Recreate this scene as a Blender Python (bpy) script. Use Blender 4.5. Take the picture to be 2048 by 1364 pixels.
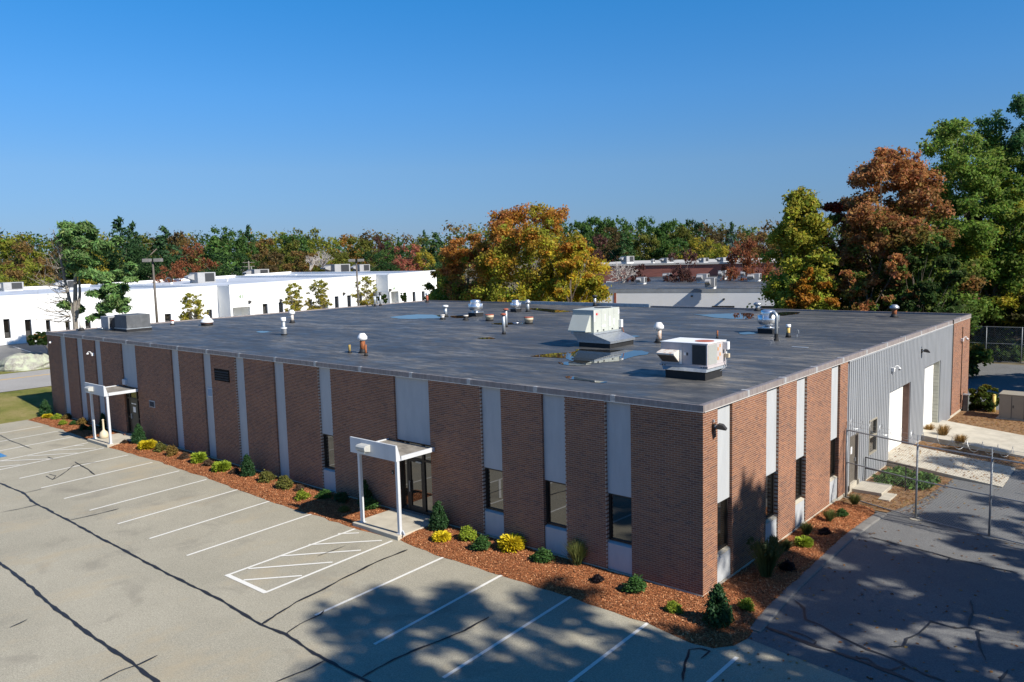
import bpy, math, random
import numpy as np
from mathutils import Vector, Matrix
for o in list(bpy.data.objects): bpy.data.objects.remove(o)
SC = bpy.context.scene
COL = SC.collection
random.seed(7)
R = math.radians

# ------------------------------------------------------------------ camera
F_PX, YAW, PITCH, ROLL = 1590.961, -0.71022776, -0.10820862, -0.02612954
CAM = np.array([10.373, -20.263, 9.976])
_fw = np.array([math.sin(YAW)*math.cos(PITCH), math.cos(YAW)*math.cos(PITCH), math.sin(PITCH)])
_r0 = np.array([math.cos(YAW), -math.sin(YAW), 0.0]); _u0 = np.cross(_r0, _fw)
_rt = _r0*math.cos(ROLL)+_u0*math.sin(ROLL); _up = -_r0*math.sin(ROLL)+_u0*math.cos(ROLL)
cd = bpy.data.cameras.new('camera'); cam = bpy.data.objects.new('camera', cd); COL.objects.link(cam)
cd.sensor_width = 36; cd.lens = F_PX*36/2048; cd.clip_start = .1; cd.clip_end = 6000
mw = Matrix.Identity(4)
for i in range(3):
    mw[i][0], mw[i][1], mw[i][2], mw[i][3] = _rt[i], _up[i], -_fw[i], CAM[i]
cam.matrix_world = mw
SC.camera = cam
# surveying helpers: a sight line of the photograph cut with a plane of the site (z, y or x constant) gives the point on the site
def ray(px, py): return _fw+_rt*((px-1024)/F_PX)-_up*((py-682)/F_PX)
def onz(px, py, z=-.15):
    d = ray(px, py); return CAM+d*((z-CAM[2])/d[2])
def ony(px, py, y=0.):
    d = ray(px, py); return CAM+d*((y-CAM[1])/d[1])
def onx(px, py, x=0.):
    d = ray(px, py); return CAM+d*((x-CAM[0])/d[0])
def at(px, py, dist):                      # point at a horizontal distance
    d = ray(px, py); return CAM+d*(dist/math.hypot(d[0], d[1]))
def project(P):
    d = np.asarray(P, float)-CAM; z = d@_fw
    return np.stack([1024+F_PX*(d@_rt)/z, 682-F_PX*(d@_up)/z, z], -1)

# ------------------------------------------------------------------ sky, sun, exposure
SUN_EL, SUN_AZ = R(38.5), math.atan2(0.035, 1.0)      # sun stands over +X, a hair towards +Y
world = bpy.data.worlds.new('World'); SC.world = world; world.use_nodes = True
wn = world.node_tree; bg = wn.nodes['Background']
sky = wn.nodes.new('ShaderNodeTexSky'); sky.sky_type = 'NISHITA'; sky.sun_disc = False
sky.sun_elevation = SUN_EL; sky.sun_rotation = R(90)-SUN_AZ
sky.altitude = 0; sky.air_density = 1.0; sky.dust_density = 0.0; sky.ozone_density = 10
# clear dry autumn air: deeper blue with height, less white at the horizon, the same all round
wg = wn.nodes.new('ShaderNodeTexCoord'); wz = wn.nodes.new('ShaderNodeSeparateXYZ'); wn.links.new(wg.outputs['Generated'], wz.inputs[0])
wr = wn.nodes.new('ShaderNodeValToRGB'); wn.links.new(wz.outputs[2], wr.inputs[0]); cr = wr.color_ramp
for _ in range(3): cr.elements.new(.5)
for e, (p, c) in zip(cr.elements, [(.02, (.54, .62, .85)), (.106, (.84, .92, 1.0)), (.19, (.72, 1.13, 1.28)), (.295, (.46, 1.26, 1.48)), (.6, (.38, 1.15, 1.42))]): e.position = p; e.color = c+(1,)
wm = wn.nodes.new('ShaderNodeMix'); wm.data_type = 'RGBA'; wm.blend_type = 'MULTIPLY'; wm.inputs[0].default_value = 1
wn.links.new(sky.outputs[0], wm.inputs[6]); wn.links.new(wr.outputs[0], wm.inputs[7])
wn.links.new(wm.outputs[2], bg.inputs[0]); bg.inputs[1].default_value = 0.068
sl = bpy.data.lights.new('sun', 'SUN'); sl.energy = 5.0; sl.angle = R(.7); sl.color = (1, .94, .84)
so = bpy.data.objects.new('sun', sl); COL.objects.link(so)
sdir = Vector((math.cos(SUN_EL)*math.cos(SUN_AZ), math.cos(SUN_EL)*math.sin(SUN_AZ), math.sin(SUN_EL)))
so.rotation_euler = sdir.to_track_quat('Z', 'Y').to_euler(); so.location = (60, 0, 60)
vs = SC.view_settings
SC.display_settings.display_device = 'sRGB'; vs.view_transform = 'Standard'; vs.look = 'None'
vs.gamma = 1; vs.use_curve_mapping = False; vs.exposure = 0.55
SC.render.engine = 'CYCLES'

# ------------------------------------------------------------------ materials
class NT:
    def __init__(s, name):
        s.m = bpy.data.materials.new(name); s.m.use_nodes = True; s.t = s.m.node_tree; s.bsdf = s.t.nodes['Principled BSDF']
        s.pos = s.n('ShaderNodeNewGeometry').outputs['Position']
    def n(s, ty, **kw):
        x = s.t.nodes.new(ty)
        for k, v in kw.items():
            if k in x.inputs: s.set(x.inputs[k], v)
            else: setattr(x, k, v)
        return x
    def set(s, inp, v):
        if hasattr(v, 'is_output') and v.is_output: s.t.links.new(v, inp)
        else:
            if isinstance(v, tuple) and len(v) == 3 and inp.type == 'RGBA': v = v+(1,)
            inp.default_value = v
    def noise(s, scale, detail=4, rough=.55, vec=None, stretch=None, dist=0):
        v = vec if vec is not None else s.pos
        if stretch:
            v = s.n('ShaderNodeVectorMath', operation='MULTIPLY'); s.set(v.inputs[0], vec if vec is not None else s.pos); v.inputs[1].default_value = stretch; v = v.outputs[0]
        x = s.n('ShaderNodeTexNoise', Scale=scale, Detail=detail, Roughness=rough, Distortion=dist); s.set(x.inputs['Vector'], v); return x.outputs['Fac']
    def ramp(s, fac, *stops):
        x = s.n('ShaderNodeValToRGB'); s.set(x.inputs[0], fac); cr = x.color_ramp
        while len(cr.elements) < len(stops): cr.elements.new(.5)
        for e, (p, c) in zip(cr.elements, stops): e.position = p; e.color = (c if isinstance(c, tuple) else (c, c, c))+(1,)
        return x.outputs[0]
    def mix(s, fac, a, b, mode='MIX'):
        x = s.n('ShaderNodeMix', data_type='RGBA', blend_type=mode); s.set(x.inputs[0], fac); s.set(x.inputs[6], a); s.set(x.inputs[7], b); return x.outputs[2]
    def math(s, op, a, b=0.):
        x = s.n('ShaderNodeMath', operation=op); s.set(x.inputs[0], a); s.set(x.inputs[1], b); return x.outputs[0]
    def bump(s, h, strength=.3, dist=.02):
        x = s.n('ShaderNodeBump', Strength=strength, Distance=dist); s.set(x.inputs['Height'], h); s.set(s.bsdf.inputs['Normal'], x.outputs[0])
    def out(s, col=None, rough=None, metal=None, spec=None):
        b = s.bsdf.inputs
        if col is not None: s.set(b['Base Color'], col)
        if rough is not None: s.set(b['Roughness'], rough)
        if metal is not None: s.set(b['Metallic'], metal)
        if spec is not None: s.set(b['Specular IOR Level'], spec)
        return s.m
MATS = {}
def mat(name, col, rough=.6, var=.12, scale=3., metal=0., bump=0., spec=.5, grime=None, streak=None):
    if name in MATS: return MATS[name]
    t = NT(name)
    lo = tuple(c*(1-var) for c in col); hi = tuple(min(1, c*(1+var)) for c in col)
    f = t.noise(scale, 5, .6, stretch=streak)
    c = t.ramp(f, (.3, lo), (.7, hi))
    if grime:
        g = t.ramp(t.noise(scale*.6, 6, .7, stretch=streak), (.52, 0.), (.68, 1.))
        c = t.mix(t.math('MULTIPLY', g, grime[1]), c, grime[0])
    if bump: t.bump(t.noise(scale*12, 3), bump, .01)
    MATS[name] = t.out(c, rough, metal, spec); return MATS[name]

def brick_mat(name, rnd):
    t = NT(name)
    r = t.n('ShaderNodeNewGeometry').outputs['Random Per Island'] if rnd == 'island' else t.n('ShaderNodeObjectInfo').outputs['Random']
    c = t.ramp(r, (0, (.15, .07, .048)), (.15, (.20, .09, .056)), (.4, (.235, .108, .062)), (.62, (.27, .122, .067)), (.8, (.21, .096, .057)), (.92, (.30, .13, .066)), (1, (.15, .082, .058)))
    f = t.noise(38, 4); c = t.mix(.5, c, t.mix(1., c, t.ramp(f, (.3, .6), (.7, 1.4)), 'MULTIPLY'))
    big = t.noise(.55, 3); c = t.mix(1., c, t.ramp(big, (.3, .86), (.7, 1.14)), 'MULTIPLY')
    return t.out(c, .85, 0, .3)
M_BRICK, M_BRICK1 = brick_mat('brick_face', 'island'), brick_mat('brick_face_single', 'object')
M_MORTAR = mat('mortar', (.50, .41, .335), .9, .12, 9, bump=.2)

def panel_mat():
    t = NT('painted_stucco_panel')
    f = t.noise(2.2, 6, .7, stretch=(1.6, 1.6, .35)); c = t.ramp(f, (.3, (.375, .39, .405)), (.7, (.44, .455, .465)))
    g = t.noise(24, 4); t.bump(g, .35, .006)
    return t.out(c, .8, 0, .3)
M_PANEL = panel_mat()
def fascia_mat():
    t = NT('weathered_metal_coping')
    f = t.noise(5, 6, .75, stretch=(1.4, 1.4, .25)); c = t.ramp(f, (.3, (.19, .155, .15)), (.5, (.26, .225, .215)), (.7, (.33, .30, .285)))
    g = t.noise(17, 5, .8, stretch=(1, 1, .16)); c = t.mix(t.math('MULTIPLY', t.ramp(g, (.56, 0.), (.7, 1.)), .55), c, (.09, .072, .07))
    return t.out(c, .6, .1, .4)
M_FASCIA = fascia_mat()
M_SPLICE = mat('bare_metal_splice', (.42, .42, .42), .5, .2, 18, .2)
def roof_mat():
    t = NT('roof_membrane')
    a = t.noise(.55, 7, .68, stretch=(.35, 1.5, 1)); base = t.ramp(a, (.3, (.034, .038, .043)), (.55, (.054, .058, .063)), (.75, (.085, .088, .090)))
    d = t.noise(.26, 8, .72, stretch=(.5, 1.1, 1), dist=.6); dust = t.ramp(d, (.45, 0.), (.60, 1.))
    e = t.noise(2.6, 7, .8, stretch=(.3, 1.5, 1)); es = t.ramp(e, (.42, 0.), (.6, 1.))
    base = t.mix(t.math('MULTIPLY', t.math('MULTIPLY', dust, es), .75), base, (.26, .23, .185))
    # silt left by a run of rain water across the left half of the roof
    sx = t.n('ShaderNodeSeparateXYZ'); t.set(sx.inputs[0], t.pos); fc = t.n('ShaderNodeFloatCurve'); cm = fc.mapping.curves[0]
    SILT = [(-48.5, 4.0), (-45.5, 6.6), (-42.5, 9.1), (-38.5, 12.6), (-33.2, 12.9), (-31.3, 14.4), (-31.4, 16.9)]
    pts = [((x+50)/25, y/25) for x, y in SILT[:-1]]+[((-30+50)/25, 17.5/25)]
    while len(cm.points) < len(pts): cm.points.new(.5, .5)
    for c_, q in zip(cm.points, pts): c_.location = q
    fc.mapping.update(); t.set(fc.inputs['Value'], t.math('MULTIPLY', t.math('ADD', sx.outputs[0], 50.), .04)); wob = t.math('MULTIPLY', t.math('SUBTRACT', t.noise(.8, 4), .5), 1.6)
    dy_ = t.math('ABSOLUTE', t.math('SUBTRACT', t.math('ADD', sx.outputs[1], wob), t.math('MULTIPLY', fc.outputs[0], 25.))); ink = t.ramp(dy_, (.06, 1.), (.42, 0.)); lim = t.math('MULTIPLY', t.math('GREATER_THAN', sx.outputs[0], -48.5), t.math('LESS_THAN', sx.outputs[0], -30.4))
    base = t.mix(t.math('MULTIPLY', t.math('MULTIPLY', ink, lim), t.ramp(t.noise(3.5, 5, .7), (.35, .1), (.6, .8))), base, (.21, .2, .185))
    w1 = t.noise(1.1, 8, .8, stretch=(.22, 1.7, 1)); base = t.mix(1., base, t.ramp(w1, (.3, .58), (.5, .92), (.72, 1.4)), 'MULTIPLY')
    # membrane laps, one every three metres
    y = t.n('ShaderNodeSeparateXYZ'); t.set(y.inputs[0], t.pos)
    fr = t.math('FRACT', t.math('MULTIPLY', y.outputs[1], .3268)); lap = t.math('LESS_THAN', fr, .022)
    base = t.mix(t.math('MULTIPLY', lap, .35), base, (.018, .02, .023))
    rg = t.ramp(t.noise(1.4, 5), (.3, .42), (.7, .68))
    t.bump(t.noise(9, 5, .7, stretch=(.4, 1.3, 1)), .22, .02)
    return t.out(base, rg, 0, .5)
M_ROOF = roof_mat()
def asphalt_mat(name, c0, c1, stain, tint, k=1.):
    t = NT(name)
    a = t.noise(.22, 7, .65); c = t.ramp(a, (.3, c0), (.7, c1))
    b = t.noise(90, 3, .8); c = t.mix(1., c, t.ramp(b, (.28, .62), (.5, 1.), (.75, 1.42)), 'MULTIPLY')
    g2 = t.noise(26, 2, .9); c = t.mix(1., c, t.ramp(g2, (.25, .66), (.5, 1.), (.75, 1.34)), 'MULTIPLY')
    m = t.noise(14, 4, .75); c = t.mix(1., c, t.ramp(m, (.3, .9), (.7, 1.1)), 'MULTIPLY')
    s1 = t.ramp(t.noise(.42, 5, .6, dist=.8), (.56, 0.), (.72, 1.)); c = t.mix(t.math('MULTIPLY', s1, .4*k), c, stain)
    s2 = t.ramp(t.noise(.3, 6, .7, stretch=(1.3, .7, 1)), (.54, 0.), (.7, 1.)); c = t.mix(t.math('MULTIPLY', s2, .45*k), c, tint)
    t.bump(b, .35, .008)
    return t.out(c, .88, 0, .3)
M_LOT = asphalt_mat('worn_asphalt', (.275, .253, .193), (.355, .325, .25), (.165, .15, .12), (.39, .315, .20), 1.25)
M_YARD = asphalt_mat('yard_asphalt', (.12, .122, .122), (.165, .165, .162), (.08, .08, .08), (.18, .165, .14), .6)
M_ROAD = asphalt_mat('road_asphalt', (.28, .265, .245), (.33, .315, .29), (.22, .21, .2), (.33, .29, .24), .6)
M_CONC = mat('concrete', (.44, .40, .32), .85, .14, 1.6, bump=.2, grime=((.24, .2, .15), .35))
M_CURB = mat('kerb_concrete', (.175, .168, .155), .88, .16, 2.6, bump=.2, grime=((.14, .13, .12), .4))
def paint_mat(name, col, worn):
    t = NT(name); b = t.noise(60, 4, .8); w = t.ramp(t.noise(7, 6, .75), (.3, 0.), (.42, 1.))
    c = t.mix(w, worn, col); c = t.mix(1., c, t.ramp(b, (.3, .8), (.6, 1.05)), 'MULTIPLY'); return t.out(c, .75, 0, .3)
M_LINE = paint_mat('white_line_paint', (.70, .68, .62), (.40, .385, .35))
M_YLINE = paint_mat('yellow_line_paint', (.62, .36, .06), (.42, .3, .14))
M_BLUEP = paint_mat('blue_line_paint', (.05, .2, .42), (.16, .24, .32))
M_TAR = mat('crack_tar', (.018, .018, .02), .55, .3, 8)
def mulch_mat():
    t = NT('red_bark_mulch'); v = t.n('ShaderNodeTexVoronoi', Scale=26.); t.set(v.inputs['Vector'], t.pos)
    c = t.ramp(v.outputs['Color'], (.1, (.10, .034, .014)), (.4, (.27, .095, .034)), (.7, (.38, .145, .055)), (1, (.45, .21, .095)))
    f = t.noise(2.2, 5); c = t.mix(1., c, t.ramp(f, (.3, .75), (.7, 1.12)), 'MULTIPLY'); t.bump(t.noise(40, 4, .8), 1., .03)
    return t.out(c, .9, 0, .2)
M_MULCH = mulch_mat()
def chip_mat():
    t = NT('bark_chip'); r = t.n('ShaderNodeNewGeometry').outputs['Random Per Island']
    return t.out(t.ramp(r, (0, (.12, .04, .017)), (.35, (.30, .10, .037)), (.7, (.42, .16, .062)), (1, (.56, .30, .15))), .85, 0, .25)
M_CHIP = chip_mat()
def lawn_mat():
    t = NT('lawn_ground'); f = t.noise(.35, 7, .7); c = t.ramp(f, (.3, (.075, .10, .018)), (.5, (.17, .165, .045)), (.68, (.26, .21, .09)))
    g = t.noise(16, 5, .8); c = t.mix(1., c, t.ramp(g, (.3, .6), (.7, 1.35)), 'MULTIPLY'); t.bump(g, .8, .06); return t.out(c, .95, 0, .1)
M_LAWN = lawn_mat()
M_DIRT = mat('leaf_litter_ground', (.19, .105, .045), .95, .45, 6, bump=.6, grime=((.34, .2, .08), .6))
M_EARTH = mat('dry_ground', (.13, .105, .06), .95, .4, .6, bump=.4)
M_GALV = mat('galvanised_steel', (.40, .42, .44), .42, .14, 9, .7)
M_GALVD = mat('dull_galvanised_steel', (.42, .45, .47), .48, .16, 6, .55)
M_FENCE = mat('aged_fence_steel', (.24, .26, .28), .55, .16, 6, .3)
M_ALU = mat('spun_aluminium', (.78, .79, .80), .30, .06, 12, .9)
M_RTU = mat('unit_paint_greenish', (.45, .47, .42), .5, .05, 2)
M_RTU2 = mat('unit_paint_beige', (.47, .435, .44), .55, .08, 2, grime=((.4, .25, .16), .2))
M_RTUG = mat('unit_paint_grey', (.33, .33, .33), .55, .1, 2)
M_WHITE = mat('white_paint', (.74, .74, .73), .5, .04, 2)
M_BLK = mat('black_flashing', (.012, .012, .013), .7, .3, 5)
M_DARK = mat('dark_grille', (.03, .032, .035), .6, .3, 30)
M_RUST = mat('rusted_steel', (.26, .085, .03), .85, .45, 14, bump=.2)
M_RUSTW = mat('rust_streaked_white', (.62, .58, .52), .6, .15, 9, grime=((.38, .15, .04), .9), streak=(1, 1, .3))
M_REDTOP = mat('red_oxide', (.33, .09, .05), .8, .25, 10)
M_CANOPY = mat('canopy_paint', (.53, .55, .575), .6, .07, 1.4, grime=((.36, .37, .38), .3), streak=(1, 1, .4))
M_BRONZE = mat('bronze_frame', (.022, .019, .017), .45, .2, 5, .2)
M_DOOR = mat('bronze_door', (.06, .052, .038), .5, .12, 3)
M_GREYDOOR = mat('taupe_steel_door', (.12, .105, .085), .55, .1, 3)
M_SIDING = mat('grey_ribbed_siding', (.33, .345, .365), .45, .09, 1.2, .15, streak=(2, 2, .35), grime=((.22, .23, .24), .35))
M_OHDOOR = mat('white_overhead_door', (.76, .755, .73), .55, .06, 1.3, streak=(1, 1, .4))
M_BLOCK = mat('painted_block', (.42, .42, .36), .85, .14, 3, bump=.2)
M_YELLOW = mat('yellow_bollard_paint', (.62, .47, .12), .6, .14, 5)
M_TAN = mat('tan_cabinet_paint', (.30, .27, .21), .55, .06, 2)
M_STEELP = mat('black_rail_paint', (.02, .02, .022), .5, .2, 5)
M_BEIGE = mat('beige_plastic', (.58, .49, .34), .6, .06, 4)
M_REDBADGE = mat('red_badge', (.5, .02, .02), .5, .05, 4)
M_WSTK = mat('white_sticker', (.8, .8, .8), .5, .03, 4)
M_GREENS = mat('green_sign', (.03, .33, .17), .5, .05, 4)
M_TXTG = mat('green_numeral', (.10, .22, .06), .5, .05, 4)
M_BLUES = mat('blue_sign', (.02, .06, .2), .5, .05, 4)
def glass_mat():
    t = NT('tinted_glass'); t.bsdf.inputs['IOR'].default_value = 1.9
    return t.out((.012, .011, .009), .015, 0, .9)
M_GLASS = glass_mat()
def water_mat():
    t = NT('rain_water'); t.bsdf.inputs['IOR'].default_value = 1.45
    t.bump(t.noise(5, 2), .02, .01); return t.out((.02, .021, .02), .01, 0, .9)
M_WATER = water_mat()
M_BARK = mat('bark', (.16, .125, .095), .95, .35, 5, bump=.5)
M_BARKG = mat('pale_bark', (.22, .195, .165), .95, .3, 5, bump=.4)
def leaf_mat(name, trans=.35, gloss=.25):
    t = NT(name); a = t.n('ShaderNodeAttribute', attribute_name='Col').outputs['Color']
    c = t.mix(1., a, t.n('ShaderNodeObjectInfo').outputs['Color'], 'MULTIPLY')
    t.out(c, .6, 0, gloss)
    tr = t.n('ShaderNodeBsdfTranslucent'); t.set(tr.inputs[0], c)
    mx = t.n('ShaderNodeMixShader'); mx.inputs[0].default_value = trans
    t.t.links.new(t.bsdf.outputs[0], mx.inputs[1]); t.t.links.new(tr.outputs[0], mx.inputs[2])
    t.t.links.new(mx.outputs[0], t.t.nodes['Material Output'].inputs[0]); return t.m
M_LEAF = leaf_mat('foliage', .5, .15); M_NEEDLE = leaf_mat('needles', .15, .15); M_SHRUB = leaf_mat('shrub_foliage', .3, .3)

# ------------------------------------------------------------------ mesh helpers
ORG = {}
class MB:
    def __init__(s): s.v = []; s.f = []
    def quad(s, a, b, c, d):
        i = len(s.v); s.v += [tuple(a), tuple(b), tuple(c), tuple(d)]; s.f.append((i, i+1, i+2, i+3)); return s
    def poly(s, pts):
        i = len(s.v); s.v += [tuple(p) for p in pts]; s.f.append(tuple(range(i, i+len(pts)))); return s
    def box(s, x0, x1, y0, y1, z0, z1):
        i = len(s.v)
        s.v += [(x0, y0, z0), (x1, y0, z0), (x1, y1, z0), (x0, y1, z0), (x0, y0, z1), (x1, y0, z1), (x1, y1, z1), (x0, y1, z1)]
        s.f += [tuple(i+k for k in q) for q in ((3, 2, 1, 0), (4, 5, 6, 7), (0, 1, 5, 4), (1, 2, 6, 5), (2, 3, 7, 6), (3, 0, 4, 7))]; return s
    def obox(s, c, ax, ay, hx, hy, z0, z1):          # box turned in plan
        pts = [np.array(c)+np.array(ax)*a*hx+np.array(ay)*b*hy for a, b in ((-1, -1), (1, -1), (1, 1), (-1, 1))]
        return s.prism([(p[0], p[1]) for p in pts], z0, z1)
    def prism(s, poly, z0, z1, axis='z', cap=True):
        n = len(poly); i = len(s.v)
        mk = {'z': lambda p, t: (p[0], p[1], t), 'x': lambda p, t: (t, p[0], p[1]), 'y': lambda p, t: (p[0], t, p[1])}[axis]
        s.v += [mk(p, z0) for p in poly]+[mk(p, z1) for p in poly]
        s.f += [(i+k, i+(k+1) % n, i+n+(k+1) % n, i+n+k) for k in range(n)]
        if cap: s.f += [tuple(i+k for k in reversed(range(n))), tuple(i+n+k for k in range(n))]
        return s
    def frustum(s, b, t, z0, z1):                    # b, t = (x0,x1,y0,y1)
        i = len(s.v)
        for r, z in ((b, z0), (t, z1)): s.v += [(r[0], r[2], z), (r[1], r[2], z), (r[1], r[3], z), (r[0], r[3], z)]
        s.f += [tuple(i+k for k in q) for q in ((3, 2, 1, 0), (4, 5, 6, 7), (0, 1, 5, 4), (1, 2, 6, 5), (2, 3, 7, 6), (3, 0, 4, 7))]; return s
    def tube(s, pts, rad, n=8, cap=True):
        pts = [np.array(p, float) for p in pts]
        if not hasattr(rad, '__len__'): rad = [rad]*len(pts)
        i = len(s.v); u = None
        for k, p in enumerate(pts):
            d = (pts[k+1]-p if k == 0 else p-pts[k-1] if k == len(pts)-1 else pts[k+1]-pts[k-1]); d = d/(np.linalg.norm(d)+1e-9)
            if u is None:
                u = np.cross(d, (0, 0, 1) if abs(d[2]) < .9 else (1, 0, 0))
            u = u-d*(u@d); u = u/(np.linalg.norm(u)+1e-9); w = np.cross(d, u)
            for j in range(n):
                a = 2*math.pi*j/n; q = p+(u*math.cos(a)+w*math.sin(a))*rad[k]; s.v.append(tuple(q))
        for k in range(len(pts)-1):
            for j in range(n):
                a = i+k*n+j; b = i+k*n+(j+1) % n; s.f.append((a, b, b+n, a+n))
        if cap: s.f += [tuple(i+j for j in reversed(range(n))), tuple(i+(len(pts)-1)*n+j for j in range(n))]
        return s
    def lathe(s, prof, c=(0, 0, 0), n=16):
        i = len(s.v)
        for r, z in prof:
            for j in range(n):
                a = 2*math.pi*j/n; s.v.append((c[0]+r*math.cos(a), c[1]+r*math.sin(a), c[2]+z))
        for k in range(len(prof)-1):
            for j in range(n):
                a = i+k*n+j; b = i+k*n+(j+1) % n; s.f.append((a, b, b+n, a+n))
        s.f += [tuple(i+j for j in reversed(range(n))), tuple(i+(len(prof)-1)*n+j for j in range(n))]
        return s
    def mesh(s, name, org=(0, 0, 0)):
        me = bpy.data.meshes.new(name); o = np.array(org, float)
        me.from_pydata([tuple(np.array(p)-o) for p in s.v], [], s.f); me.update(); return me
    def build(s, name, m, parent=None, org=None, smooth=False, bevel=0, kind=None):
        base = ORG[parent.name] if parent is not None else (org or (0, 0, 0))
        me = s.mesh(name, base)
        if smooth:
            me.shade_auto_smooth(angle=R(40)) if hasattr(me, 'shade_auto_smooth') else me.shade_smooth()
        me.materials.append(m)
        return link(name, me, parent, base, bevel, kind)
def link(name, me, parent=None, base=(0, 0, 0), bevel=0, kind=None):
    o = bpy.data.objects.new(name, me); COL.objects.link(o)
    if parent is not None: o.parent = parent
    else: o.location = base
    ORG[o.name] = tuple(base)
    if bevel:
        b = o.modifiers.new('bevel', 'BEVEL'); b.width = bevel; b.segments = 2; b.limit_method = 'ANGLE'
    if kind: o['kind'] = kind
    return o
def thing(name, label, cat, loc=(0, 0, 0), group=None):
    o = bpy.data.objects.new(name, None); COL.objects.link(o); o.location = [float(v) for v in loc]; o.empty_display_size = .2
    ORG[o.name] = tuple(float(v) for v in loc); return tag(o, label, cat, group)
def tag(o, label, cat, group=None):
    o['label'] = label; o['category'] = cat
    if group: o['group'] = group
    return o
def dup(root, loc, label, group=None, scale=None, rz=0, color=None):
    r = root.copy(); COL.objects.link(r); r.location = [float(v) for v in loc]; r.rotation_euler = (0, 0, rz); r['label'] = label
    if group: r['group'] = group
    if scale is not None: r.scale = scale
    if color: r.color = tuple(color)+(1,)
    for ch in list(root.children):
        c = ch.copy(); COL.objects.link(c); c.parent = r
        if color: c.color = tuple(color)+(1,)
        for g in ch.children:
            d = g.copy(); COL.objects.link(d); d.parent = c
    return r
def np_mesh(name, V, Fq, mats, col=None):
    """vertices (N,3), quads (M,4) as arrays, optional per-vertex colour"""
    me = bpy.data.meshes.new(name); V = np.ascontiguousarray(V, np.float32); Fq = np.ascontiguousarray(Fq, np.int32); k = Fq.shape[1]
    me.vertices.add(len(V)); me.vertices.foreach_set('co', V.ravel())
    me.loops.add(Fq.size); me.loops.foreach_set('vertex_index', Fq.ravel())
    me.polygons.add(len(Fq)); me.polygons.foreach_set('loop_start', np.arange(0, Fq.size, k, dtype=np.int32))
    if col is not None:
        a = me.color_attributes.new('Col', 'FLOAT_COLOR', 'POINT'); c = np.ones((len(V), 4), np.float32); c[:, :3] = col; a.data.foreach_set('color', c.ravel())
    me.update(); me.validate(); me.shade_flat()
    for m in (mats if isinstance(mats, (list, tuple)) else [mats]): me.materials.append(m)
    return me
def text_mesh(s, size, m, depth=.01):
    c = bpy.data.curves.new('txt', 'FONT'); c.body = s; c.size = size; c.align_x = 'CENTER'; c.align_y = 'CENTER'; c.extrude = depth/2
    o = bpy.data.objects.new('txt', c); COL.objects.link(o); bpy.context.view_layer.update()
    me = bpy.data.meshes.new_from_object(o.evaluated_get(bpy.context.evaluated_depsgraph_get())); bpy.data.objects.remove(o); me.materials.clear(); me.materials.append(m); return me

# ------------------------------------------------------------------ terrain and paving
TX = [-3000, -88, -78, -69, -57, -55, -52, -48.4, 3000]; TZ = [1.6, 1.6, 1.0, .7, .68, .55, .25, -.15, -.15]
def tz(x): return float(np.interp(x, TX, TZ))
LOT = -.15
def sheet(name, xs, ys, m, dz, kind='structure', zf=tz):
    b = MB(); V = [(x, y, zf(x)+dz) for y in ys for x in xs]; b.v = V; n = len(xs)
    b.f = [(j*n+i, j*n+i+1, (j+1)*n+i+1, (j+1)*n+i) for j in range(len(ys)-1) for i in range(n-1)]
    return b.build(name, m, kind=kind)
sheet('ground', [-2500, -400, -160, -100, -88, -78, -69, -57, -55, -52, -48.4, -20, 30, 200, 2500], [-2500, -200, -40, 0, 40, 120, 400, 2500], M_EARTH, -.03)
sheet('lawn', [-57.2, -56, -55, -53.5, -52, -50, -48.4], [-45, -20, -10, 0, 10, 40, 90], M_LAWN, .0)
sheet('parking_lot', [-48.4, -20, 0, 34], [-60, -20, 0.05], M_LOT, .0, zf=lambda x: LOT)
b = MB(); b.poly([(1.75, -1.35, LOT+.004), (34, -6., LOT+.004), (34, 56, LOT+.004), (-12, 56, LOT+.004), (-12, 35.3, LOT+.004), (.02, 35.3, LOT+.004), (.02, 11, LOT+.004), (1.75, 11, LOT+.004)]); b.build('service_yard', M_YARD, kind='structure')
road = sheet('road', [-68.6, -57.2], [-200, -40, 0, 40, 220], M_ROAD, .03, zf=lambda x: .68)
sheet('verge', [-78, -74, -68.6], [-60, -20, 0, 20, 120], M_LAWN, .0)
far_lot = sheet('neighbour_parking_lot', [-88, -82, -78], [-60, 0, 40, 120], M_YARD, .01)
for dx in (-.12, .12):
    b = MB(); b.box(-64.7+dx-.05, -64.7+dx+.05, -150, 150, .712, .716); b.build('centre_line', M_YLINE, road)
for y0 in (6.5, 9.4, 12.3, 15.2):
    b = MB(); b.quad((-86.3, y0, tz(-86.3)+.016), (-86.3, y0+.12, tz(-86.3)+.016), (-81.2, y0+.12, tz(-81.2)+.016), (-81.2, y0, tz(-81.2)+.016)); b.build('parking_line', M_LINE, far_lot)

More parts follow.
